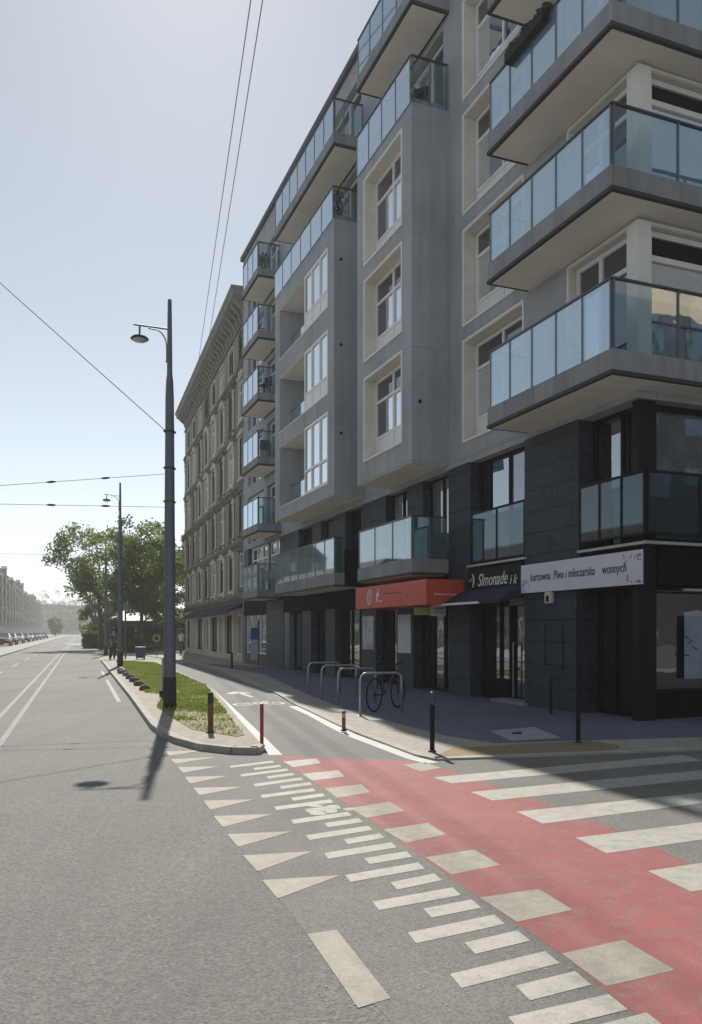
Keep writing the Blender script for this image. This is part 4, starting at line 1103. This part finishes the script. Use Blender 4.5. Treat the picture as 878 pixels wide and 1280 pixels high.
bollard('post', 'tall black bare post under the white banner sign', 723, 929, 2.16, .032, M['black'], PZ, cat='post')
bollard('bollard', 'dark bollard before the old tenement shopfront', 290, 836, .7, .05, M['black'], PZ)
# bike stands
def stand():
    e = empty('bike_stand', (0, 0, 0), math.atan2(.367, .93))
    R = .13; h = .8; w = .86
    pts = [(0, 0, 0), (0, 0, h - R)] + [(R - R * math.cos(a), 0, h - R + R * math.sin(a)) for a in [k * math.pi / 12 for k in range(1, 7)]] + [(w - R + R * math.sin(a), 0, h - R + R * math.cos(a)) for a in [k * math.pi / 12 for k in range(0, 7)]] + [(w, 0, 0)]
    MB().path(pts, .024, 10).build('hoop', M['steel'], e, smooth=True)
    for x in (0, w): MB().lathe([(.06, 0), (.06, .012), (.03, .016)], (x, 0, 0)).build('foot_plate', M['steel'], e)
    return e
st0 = stand()
for k, ((px, py), lab) in enumerate(zip(((450.5, 895), (423, 883), (402.5, 875), (385.5, 868)),
        ('nearest steel bike stand, with the bicycle behind it', 'second steel bike stand, next to the nearest one', 'third steel bike stand, beyond the middle of the row', 'farthest steel bike stand of the row'))):
    o = st0 if k == 0 else copy_tree(st0)
    o.location = (*g(px, py, PZ), PZ); tag(o, lab, 'bike stand', 'bike stands on the pavement')
# parked bicycle
def bicycle(loc, rz):
    e = empty('bicycle', loc, rz, label='dark bicycle locked behind the nearest bike stand', cat='bicycle')
    for x in (-.52, .52):
        wv = [(x + .32 * math.cos(a), 0, .34 + .32 * math.sin(a)) for a in [k * math.pi / 14 for k in range(28)]]
        wh = MB().path(wv, .018, 6, closed=True).build('wheel', M['black'], e, smooth=True)
        m = MB()
        for k in range(14):
            a = k * math.pi / 7; m.path([(x, 0, .34), (x + .3 * math.cos(a), 0, .34 + .3 * math.sin(a))], .002, 4)
        m.lathe([(.02, -.03), (.02, .03)], (x, 0, .34), 8); m.build('spokes', M['black'], wh)
    fm = plain('dark_frame_paint', (.02, .025, .035), .35)
    m = MB(); m.path([(-.52, 0, .34), (-.1, 0, .32), (.4, 0, .78), (-.22, 0, .8), (-.1, 0, .32)], .016, 6); m.path([(-.52, 0, .34), (-.22, 0, .8)], .01, 6)
    m.path([(.52, 0, .34), (.38, 0, .88)], .014, 6); m.path([(-.22, 0, .8), (-.25, 0, .92)], .013, 6); m.build('frame', fm, e)
    MB().path([(.3, -.28, .98), (.36, -.22, .97), (.38, 0, .9), (.36, .22, .97), (.3, .28, .98)], .013, 6).build('handlebar', M['black'], e)
    MB().blob((-.27, 0, .95), (.13, .07, .03), 1, .02).build('saddle', M['black'], e)
    MB().path([(-.1 + .09 * math.cos(a), .05, .32 + .09 * math.sin(a)) for a in [k * math.pi / 8 for k in range(16)]], .006, 4, closed=True).build('chainring', M['steel'], e)
    return e
bicycle((.72, 16.2, PZ), math.radians(60))
# advertising stand
ad = empty('advertising_stand', (*g(318, 835, PZ), PZ), math.atan2(.3, .95), label='narrow blue and white advertising banner on a stand before the last shop window', cat='advertising stand')
MB().box(-.16, .16, -.012, .012, .35, 1.75).build('banner', plain('white_blue_cloth', (.5, .54, .62), .6, var=.2, scale=4), ad)
MB().box(-.162, .162, -.016, .016, 1.25, 1.77).build('banner_top', plain('blue_cloth', (.04, .1, .35), .6, var=.2), ad)
MB().path([(.19, 0, .0), (.19, 0, 2.1)], .02).build('pole', M['black'], ad)
MB().prism([(-.22, -.2), (.3, -.2), (.3, .2), (-.22, .2)], 0, .09).build('base', M['slabgrey'], ad, bevel=.02)
# edging stones
for k, (px, py) in enumerate(((181, 863), (173.4, 857), (167.8, 852.5), (162.9, 848.5), (158.3, 845), (154.3, 842), (151, 839.8))):
    x, y = g(px, py, IZ); r = .11 + .012 * (k % 3) + .004 * k
    o = MB().blob((0, 0, .05), (r * 1.25, r, .1), 20 + k, .14, 12, 8).build('edging_stone', plain('edging_stone_grey', (.13, .125, .11), .9, var=.3) if k == 0 else bpy.data.objects['edging_stone'].data.materials[0], smooth=True)
    o.location = (x, y, IZ); o.rotation_euler = (0, 0, k * 1.3)
    tag(o, 'rough grey edging stone in the row along the island grass', 'stone', 'edging stones along the grass')

# ------------------------------------------------------------------ balcony furniture
def chair(label, s, w, z, mat, rz=0):
    e = empty('chair', bp(s, w, z), FR + rz, label=label, cat='chair')
    MB().box(-.22, .22, -.22, .22, .42, .45).build('seat', mat, e, bevel=.01)
    MB().box(-.22, .22, -.24, -.215, .45, .88).build('backrest', mat, e, bevel=.01)
    for x in (-.2, .2):
        for y in (-.2, .2): MB().path([(x, y, 0), (x * .95, y * .95, .42)], .018, 6).build('leg', mat, e)
    for x in (-.23, .23): MB().path([(x, -.22, .64), (x, .2, .64), (x, .2, .44)], .016, 6).build('armrest', mat, e)
    return e
chair('white plastic garden chair on the lowest small balcony', 21.72 + .85, .42, 3.42, plain('white_plastic', (.7, .7, .7), .4), 1.2)
chair('dark green chair on the small balcony above the white framed windows', 22.6, .55, 9.09, plain('green_plastic', (.03, .09, .07), .4), 1.4)
chair('black chair on small balcony two floors below the roof', 22.6, .6, 11.82, M['black'], .5)

chair('black chair on the roof terrace of the nearer bay', 7.75, .55, 15.03, M['black'], .8)
chair('dark chair behind the glass of the lowest corner balcony', 1.6, .45, 6.29, M['black'], 2.2)
def potted(label, s_, w_, z_, h_):
    e = empty('potted_plant', bp(s_, w_, z_), FR, label=label, cat='plant')
    MB().lathe([(.11, 0), (.15, .28), (.16, .3), (.13, .3)]).build('pot', plain('grey_pot', (.12, .12, .12), .7), e)
    m = MB(); r5 = random.Random(int(s_ * 10))
    for k in range(160):
        p = Vector((r5.gauss(0, .12), r5.gauss(0, .12), .35 + r5.random() * h_)); n = Vector((r5.gauss(0, 1), r5.gauss(0, 1), r5.gauss(0, 1))).normalized(); a = n.orthogonal().normalized() * .05; b = n.cross(a)
        m._add([p - a, p + b, p + a, p - b], [(0, 1, 2, 3)])
    m.build('leaves', plain('plant_leaves', (.03, .07, .02), .7, var=.4), e, recalc=False)
potted('leafy potted plant on the roof terrace over the loggia bay', 13.3, .7, 14.82, .7)
potted('bushy potted plant on first floor balcony above the dark shopfronts', 14.5, .6, 3.49, .9)
potted('small potted plant on first floor balcony above the red sign', 9.2, .6, 3.46, .6)
potted('potted plant on topmost small balcony near the old tenement', 22.8, .6, 17.12, .6)
# ------------------------------------------------------------------ trees
M['bark'] = plain('bark', (.09, .075, .055), .9, var=.3, scale=6, bump=.5)
LM = [leafmat('leaf_mid', (.045, .09, .014), (.13, .205, .034), .5), leafmat('leaf_light', (.075, .13, .02), (.18, .25, .045), .55), leafmat('leaf_dark', (.02, .045, .012), (.06, .1, .024), .35)]
def tree(label, x, y, h, r, seed, leaf=.24, clumps=46, per=95, lm=0, trunk_r=.2, crown0=.34, lean=(0, 0), squash=1.0, group='trees behind the island', name='tree', gap=0):
    rnd = random.Random(seed)
    e = empty(name, (x, y, 0), 0, label=label, cat='tree', group=group)
    m = MB(); th = h * .62
    tp = [(lean[0] * (i / 6) ** 1.5 + rnd.uniform(-.06, .06), lean[1] * (i / 6) ** 1.5 + rnd.uniform(-.06, .06), th * i / 6) for i in range(7)]
    m.path(tp, [trunk_r * (1.25 if i == 0 else 1 - .12 * i) for i in range(7)], 10)
    ends = []
    for k in range(12):
        a = k * 2.4 + rnd.uniform(-.3, .3); base = Vector(tp[2 + k % 5]); L = r * rnd.uniform(.6, 1.0); rise = rnd.uniform(.12, .9) * h * .3
        p1 = base + Vector((math.cos(a) * L * .5, math.sin(a) * L * .5, rise * .6)); p2 = base + Vector((math.cos(a) * L, math.sin(a) * L, rise))
        m.path([base, p1, p2], [trunk_r * .4, trunk_r * .24, trunk_r * .1], 6); ends.append(p2); ends.append(p1)
    m.build('trunk', M['bark'], e)
    cz = h * (crown0 + 1) / 2; rz = h * (1 - crown0) / 2
    lb = MB(); cl = []
    for k in range(clumps):
        while True:
            u = Vector((rnd.uniform(-1, 1), rnd.uniform(-1, 1), rnd.uniform(-1, 1)))
            if .28 < u.length < 1: break
        c = Vector((u.x * r + lean[0], u.y * r * squash + lean[1], cz + u.z * rz)); cl.append((c, rnd.uniform(.38, .85) * r * .34))
    for p in ends: cl.append((p, r * .2))
    for c, cr in cl:
        tone = rnd.random()  # leaf tone drawn at random for each clump
        lb.mat = 0 if tone < .5 else (1 if tone < .78 else 2)
        for j in range(per):
            d = Vector((rnd.gauss(0, 1), rnd.gauss(0, 1), rnd.gauss(0, .75))); d = d / max(d.length, .01) * cr * rnd.random() ** .45
            p = c + d; s = leaf * rnd.uniform(.6, 1.25)
            n = Vector((rnd.gauss(0, 1), rnd.gauss(0, 1), rnd.gauss(.5, 1))).normalized(); a = n.orthogonal().normalized(); b = n.cross(a)
            an = rnd.uniform(0, 6.28); a, b = a * math.cos(an) + b * math.sin(an), b * math.cos(an) - a * math.sin(an)
            lb._add([p - a * s * .5, p + b * s * .3 - n * s * .08, p + a * s * .55, p - b * s * .3 - n * s * .08], [(0, 1, 2, 3)])
    order = [lm, (lm + 1) % 3, (lm + 2) % 3]
    lb.build('crown', [LM[i] for i in order], e, recalc=False)
    return e
def tpos(px, Y): return ((px - 439) * Y / 1000, Y)
tree('tall loose tree with long branches reaching left over the road', *tpos(128, 72), 11.3, 4.0, 11, clumps=62, lean=(-.6, 0), crown0=.36, lm=1, per=110, leaf=.28)
tree('dense round tree behind the second street lamp', *tpos(178, 66), 11.0, 3.5, 12, clumps=84, crown0=.2, lm=0, per=130, leaf=.28)
tree('dark tree beside the old tenement wall', *tpos(213, 74), 11.6, 3.0, 13, clumps=64, crown0=.2, lm=2, per=120, leaf=.28)
tree('low bushy tree under the long branches by the road', *tpos(128, 95), 6.2, 2.6, 14, clumps=36, crown0=.12, lm=2, per=90, leaf=.3)
for k, (px, Y, h, lab) in enumerate(((70, 300, 7.5, 'small hazy tree before the office building'), (82, 505, 20, 'far hazy tree rising over the office building'), (97, 560, 31, 'tall far tree behind the office building'), (64, 560, 33, 'tall far tree behind the yellow corner house'))):
    tree(lab, *tpos(px, Y), h, h * .36, 40 + k, leaf=.7, clumps=44, per=55, lm=k % 3, crown0=.06, group='far street trees')
# hedge, kiosk, fence and small things under the trees
def hedge(label, px, Y, L, d, h, seed, ang=0):
    e = empty('hedge', (*tpos(px, Y), 0), ang, label=label, cat='hedge'); rnd = random.Random(seed); m = MB()
    MB().box(-L / 2 + .2, L / 2 - .2, -d / 2 + .15, d / 2 - .15, 0, h - .25).build('stems', M['bark'], e)
    for j in range(int(L * d * h * 260)):
        p = Vector((rnd.uniform(-L / 2, L / 2), rnd.uniform(-d / 2, d / 2), rnd.uniform(.02, h) * (1 - .12 * rnd.random()))); s = rnd.uniform(.1, .2)
        n = Vector((rnd.gauss(0, 1), rnd.gauss(0, 1), rnd.gauss(.4, 1))).normalized(); a = n.orthogonal().normalized(); b = n.cross(a)
        m._add([p - a * s, p + b * s * .6, p + a * s, p - b * s * .6], [(0, 1, 2, 3)])
    m.build('foliage', LM[2], e, recalc=False)
hedge('clipped green hedge left of the second street lamp', 140, 78, 5.5, 1.4, 1.7, 1)
hedge('low rounded green bush right of the second street lamp', 170, 62, 2.6, 1.2, 1.15, 2)
hedge('dark hedge beside the tenement corner', 206, 72, 5.0, 1.4, 2.6, 3)
ki = empty('kiosk', (*tpos(165, 76), 0), .2, label='dark teal kiosk hut under the dense round tree', cat='kiosk')
MB().box(-2.4, 2.4, -1.2, 1.2, 0, 2.5).build('body', plain('teal_sheet', (.03, .08, .10), .5, var=.3), ki)
MB().box(-2.6, 2.6, -1.5, 1.4, 2.5, 2.65).build('roof', plain('kiosk_roof', (.05, .06, .065), .6), ki)
MB().box(-1.4, .4, -1.23, -1.19, .95, 2.1).build('hatch', M['blackp'], ki)
MB().box(.8, 1.7, -1.23, -1.19, .05, 2.1).build('door', plain('blue_door', (.05, .12, .22), .5), ki)
hu = empty('garden_hut', (*tpos(203, 69), 0), .1, label='low brown wooden hut between the trees and the tenement', cat='hut')
MB().box(-1.3, 1.3, -.8, .8, 0, 1.7).build('wall', plain('brown_boards', (.06, .035, .025), .8, var=.3), hu)
MB().extr([(-1.45, -1, 1.7), (-1.45, 1, 1.7), (-1.45, 0, 2.2)], (2.9, 0, 0)).build('roof', plain('dark_felt', (.03, .03, .032), .9), hu)
MB().box(-.3, .5, -.83, -.79, .05, 1.6).build('door', plain('hut_door', (.09, .05, .035), .8), hu)
# blue waste bin and round yellow sign
bi = empty('waste_bin', (*g(176, 824), 0), .2, label='blue wheeled waste bin on the paving beyond the island', cat='bin')
MB().extr([(-.25, -.2, .08), (.25, -.2, .08), (.29, -.24, .68), (-.29, -.24, .68)], (0, .45, 0)).build('body', plain('blue_plastic', (.02, .05, .13), .45), bi)
MB().box(-.3, .3, -.28, .26, .68, .73).build('lid', plain('blue_lid', (.03, .06, .14), .4), bi, bevel=.02)
for x in (-.22, .22): MB().path([(x - .03, .2, .1), (x + .03, .2, .1)], .1, 12).build('wheel', M['black'], bi)
be = empty('bench', (*g(193, 823), 0), .25, label='brown slatted bench beside the blue waste bin', cat='bench')
wd = plain('bench_wood', (.12, .06, .035), .7, var=.25)
m = MB()
for k in range(4): m.box(-.75, .75, -.2 + k * .11, -.11 + k * .11, .44, .47)
m.build('seat', wd, be)
m = MB()
for k in range(3): m.box(-.75, .75, .24, .265, .55 + k * .12, .64 + k * .12)
m.build('backrest', wd, be)
for x in (-.6, .6):
    for y in (-.15, .22): MB().box(x - .03, x + .03, y - .03, y + .03, 0, .44 if y < 0 else .9).build('leg', M['poled'], be)
rs = empty('road_sign', (*g(196, 821), 0), .1, label='round yellowish sign on a short post behind the bench', cat='road sign')
MB().path([(0, 0, 0), (0, 0, 1.05)], .025).build('post', M['railp'], rs)
MB().path([(.2 * math.cos(a), -.03, 1.2 + .2 * math.sin(a)) for a in [k * math.pi / 12 for k in range(24)]], .045, 6, closed=True).build('ring', plain('yellow_paint', (.45, .4, .12), .5), rs)
for (px, py, h, lab, c) in ((137.5, 825, 3.2, 'slim grey sign post between second and third street lamps', M['pole']), (157, 824, 3.4, 'slim green post just right of the second street lamp', plain('green_paint', (.06, .12, .05), .5))):
    sp = empty('sign_post', (*g(px, py), 0), 0, label=lab, cat='sign post')
    MB().path([(0, 0, 0), (0, 0, h)], .05, 8).build('post', c, sp)
    MB().box(-.2, .2, -.075, -.055, h - .55, h - .1).build('plate', M['railp'], sp)

# ------------------------------------------------------------------ people (small, under the trees)
def person(label, px, py, rz, top, bottom, z=0.0, arm=.12):
    e = empty('person', (*g(px, py, z), z), rz, label=label, cat='person')
    skin = plain('skin', (.42, .26, .19), .6)
    def skinned(name, vs, es, rs, mat, root=0):
        me = bpy.data.meshes.new(name); me.from_pydata(vs, es, []); me.materials.append(mat)
        o = bpy.data.objects.new(name, me); COL.objects.link(o); o.parent = e
        md = o.modifiers.new('skin', 'SKIN'); 
        for i, r_ in enumerate(rs): me.skin_vertices[0].data[i].radius = (r_, r_ * .85) if not isinstance(r_, tuple) else r_
        me.skin_vertices[0].data[root].use_root = True
        sb = o.modifiers.new('sub', 'SUBSURF'); sb.levels = 1; sb.render_levels = 1
        return o
    def add_layer(me): me.skin_vertices[0] if len(me.skin_vertices) else None
    vs = [(0, 0, .95), (0, 0, 1.2), (0, 0, 1.4), (0, -.01, 1.5), (0, -.02, 1.62), (0, -.02, 1.74),
          (.17, 0, 1.4), (.22, .02, 1.13), (.21, -.06 - arm, .9), (.205, -.1 - arm, .8), (-.17, 0, 1.4), (-.22, .02, 1.13), (-.21, -.04, .88), (-.205, -.06, .78),
          (.09, 0, .9), (.1, -.02, .5), (.1, .03, .08), (.1, -.1, .04), (-.09, 0, .9), (-.1, .03, .5), (-.1, .14, .08), (-.1, .02, .04)]
    es = [(0, 1), (1, 2), (2, 3), (3, 4), (4, 5), (2, 6), (6, 7), (7, 8), (8, 9), (2, 10), (10, 11), (11, 12), (12, 13), (0, 14), (14, 15), (15, 16), (16, 17), (0, 18), (18, 19), (19, 20), (20, 21)]
    rs = [(.13, .1), (.14, .1), (.15, .1), .055, .09, .07, .06, .045, .035, .04, .06, .045, .035, .04, .08, .06, .04, .035, .08, .06, .04, .035]
    mats = None
    me = bpy.data.meshes.new('body'); me.from_pydata(vs, es, [])
    o = bpy.data.objects.new('body', me); COL.objects.link(o); o.parent = e
    o.modifiers.new('skin', 'SKIN')
    def mk(name, vs, es, rs, mat):
        me = bpy.data.meshes.new(name); me.from_pydata(vs, es, []); me.materials.append(mat)
        o = bpy.data.objects.new(name, me); COL.objects.link(o); o.parent = e
        o.modifiers.new('skin', 'SKIN')
        if not me.skin_vertices:
            bm = bmesh.new(); bm.from_mesh(me); ly = bm.verts.layers.skin.verify(); bm.to_mesh(me); bm.free()
        for i, r_ in enumerate(rs): me.skin_vertices[0].data[i].radius = r_ if isinstance(r_, tuple) else (r_, r_)
        me.skin_vertices[0].data[0].use_root = True
        s_ = o.modifiers.new('sub', 'SUBSURF'); s_.levels = 1; s_.render_levels = 1
        return o
    bpy.data.objects.remove(o); bpy.data.meshes.remove(me)
    mk('body', vs, es, rs, skin)
    mk('shirt', [(0, 0, .92), (0, 0, 1.2), (0, 0, 1.4), (.17, 0, 1.4), (.22, .02, 1.16), (-.17, 0, 1.4), (-.22, .02, 1.16)], [(0, 1), (1, 2), (2, 3), (3, 4), (2, 5), (5, 6)], [(.15, .12), (.155, .12), (.165, .115), .075, .065, .075, .065], top)
    mk('trousers', [(0, 0, .93), (.09, 0, .88), (.1, -.02, .5), (.1, .03, .12), (-.09, 0, .88), (-.1, .03, .5), (-.1, .14, .12)], [(0, 1), (1, 2), (2, 3), (0, 4), (4, 5), (5, 6)], [(.14, .11), .095, .075, .06, .095, .075, .06], bottom)
    MB().blob((0, .01, 1.72), (.1, .115, .1), 4, .04).build('hair', plain('dark_hair', (.03, .02, .015), .7), e, smooth=True)
    return e
cl = lambda n, c: plain(n, c, .85)
person('person in a white top standing at the tenement corner', 227, 819, 2.6, cl('white_cloth', (.6, .6, .6)), cl('grey_trousers', (.12, .12, .13)))
person('person in a rusty red top walking left of the second lamp', 142, 826, 1.2, cl('red_cloth', (.2, .075, .055)), cl('dark_trousers', (.04, .04, .05)), arm=.2)

# ------------------------------------------------------------------ parked cars across the road
def car():
    e = empty('parked_car', (0, 0, 0), 0)
    body = MB(); pr = [(-2.1, .3), (-2.15, .62), (-1.95, .86), (-1.25, .95), (-.7, 1.02), (1.7, 1.0), (2.05, .9), (2.12, .6), (2.08, .3)]
    body.extr([(x, -.86, z) for x, z in pr], (0, 1.72, 0)); b = body.build('body', M['carp'], e, bevel=.07)
    cb = MB(); cb._add([(-.95, -.78, .96), (1.75, -.78, .98), (1.75, .78, .98), (-.95, .78, .96), (-.25, -.62, 1.45), (1.25, -.62, 1.45), (1.25, .62, 1.45), (-.25, .62, 1.45)],
                       [(0, 1, 5, 4), (1, 2, 6, 5), (2, 3, 7, 6), (3, 0, 4, 7), (4, 5, 6, 7), (0, 3, 2, 1)])
    cb.build('windows', M['shop'], e)
    MB().box(-.22, 1.2, -.6, .6, 1.44, 1.48).build('roof', M['carp'], e, bevel=.015)
    for x in (-1.35, 1.32):
        for y in (-.86, .86):
            w = MB().path([(x, y - .1, .32), (x, y + .1, .32)], .32, 16).build('wheel', M['black'], e)
            MB().path([(x, y - .11, .32), (x, y + .11, .32)], .19, 12).build('rim', M['steel'], w)
    for y in (-.62, .62):
        MB().box(-2.17, -2.05, y - .17, y + .17, .62, .76).build('headlight', M['lens'], e)
        MB().box(2.04, 2.14, y - .14, y + .14, .66, .84).build('tail_light', M['redpaint'], e)
    return e
CARC = [('silver', (.4, .41, .42)), ('dark grey', (.05, .055, .06)), ('white', (.65, .65, .64)), ('dark red', (.22, .03, .03)), ('black', (.015, .015, .018)), ('blue', (.04, .08, .2)), ('light grey', (.3, .31, .32)), ('beige', (.4, .36, .28)), ('navy', (.02, .03, .07))]
M['carp'] = plain('car_paint', (.4, .41, .42), .25, var=.02)
car0 = car()
spots = [(-8.4, 100, 3, 'dark red parked car at the left edge of the photo'), (-8.4, 109, 1, 'dark grey parked car, nearest fully seen one across the road'), (-8.4, 122, 0, 'silver parked car just beyond the dark grey one'),
         (-8.4, 135, 4, 'black parked car in the middle of the far row'), (-8.4, 148, 2, 'white parked car in the far row'), (-8.4, 161, 5, 'blue parked car in the far row'), (-8.4, 176, 6, 'light grey parked car in the far row'),
         (-8.4, 192, 7, 'beige parked car in the far row'), (-8.4, 210, 8, 'navy parked car near the end of the far row')]
for k, (l, t, ci, lab) in enumerate(spots):
    o = car0 if k == 0 else copy_tree(car0)
    o.location = (*rp(l, t), 0); o.rotation_euler = (0, 0, RR)
    tag(o, lab, 'car', 'cars parked across the road')
    pm_ = plain('car_paint_%d' % ci, CARC[ci][1], .25, var=.02)
    for ch in [x for x in bpy.data.objects if x.parent == o and x.name.split('.')[0] in ('body', 'roof')]:
        ch.data = ch.data.copy(); ch.data.materials[0] = pm_

# ------------------------------------------------------------------ haze, light, world, camera
hz = MB().box(-1500, 1000, -250, 1800, -1.1, 27).build('haze', plain('haze_dummy', (1, 1, 1)))
hm = bpy.data.materials.new('haze_air'); hm.use_nodes = True; nt = hm.node_tree; nt.nodes.clear()
ou = nt.nodes.new('ShaderNodeOutputMaterial'); pv = nt.nodes.new('ShaderNodeVolumePrincipled')
HAZE = .0008
pv.inputs['Color'].default_value = (.97, .97, .95, 1); pv.inputs['Density'].default_value = HAZE; pv.inputs['Anisotropy'].default_value = .2
nt.links.new(pv.outputs[0], ou.inputs['Volume'])
hz.data.materials.clear(); hz.data.materials.append(hm); tag(hz, kind='stuff')

EL = math.radians(44.0); AZ = math.radians(11.2)      # sun ahead, a little to the left
sv = Vector((-math.sin(AZ) * math.cos(EL), math.cos(AZ) * math.cos(EL), math.sin(EL)))
ld = bpy.data.lights.new('sun', 'SUN'); ld.energy = 5.0; ld.angle = math.radians(.55); ld.color = (1, .95, .86)
lo = bpy.data.objects.new('sun', ld); COL.objects.link(lo); lo.rotation_euler = sv.to_track_quat('Z', 'Y').to_euler()
w = bpy.data.worlds.new('World'); SC.world = w; w.use_nodes = True
nt = w.node_tree; bg = nt.nodes['Background']
sky = nt.nodes.new('ShaderNodeTexSky'); sky.sky_type = 'NISHITA'; sky.sun_disc = False
sky.sun_elevation = EL; sky.sun_rotation = -AZ; sky.air_density = .7; sky.dust_density = .22; sky.ozone_density = .6; sky.altitude = 100
hs_ = nt.nodes.new('ShaderNodeHueSaturation'); hs_.inputs['Saturation'].default_value = .46; hs_.inputs['Hue'].default_value = .485
nt.links.new(sky.outputs[0], hs_.inputs['Color']); nt.links.new(hs_.outputs[0], bg.inputs['Color']); bg.inputs['Strength'].default_value = .128

cam = bpy.data.cameras.new('camera'); co = bpy.data.objects.new('camera', cam); COL.objects.link(co)
co.location = (0, 0, 1.6); co.rotation_euler = (math.pi / 2, 0, 0)
cam.sensor_fit = 'VERTICAL'; cam.sensor_height = 36; cam.lens = 36 * 1000 / 1280
cam.shift_y = 150 / 1280; cam.clip_start = .05; cam.clip_end = 4000
SC.camera = co
SC.view_settings.view_transform = 'Standard'; SC.view_settings.look = 'None'; SC.view_settings.exposure = .0; SC.view_settings.gamma = 1
SC.render.engine = 'CYCLES'
SC.cycles.max_bounces = 8; SC.cycles.diffuse_bounces = 4; SC.cycles.glossy_bounces = 4; SC.cycles.transparent_max_bounces = 24
SC.cycles.volume_bounces = 1
SC.cycles.use_denoising = True
SC.cycles.sample_clamp_indirect = 8
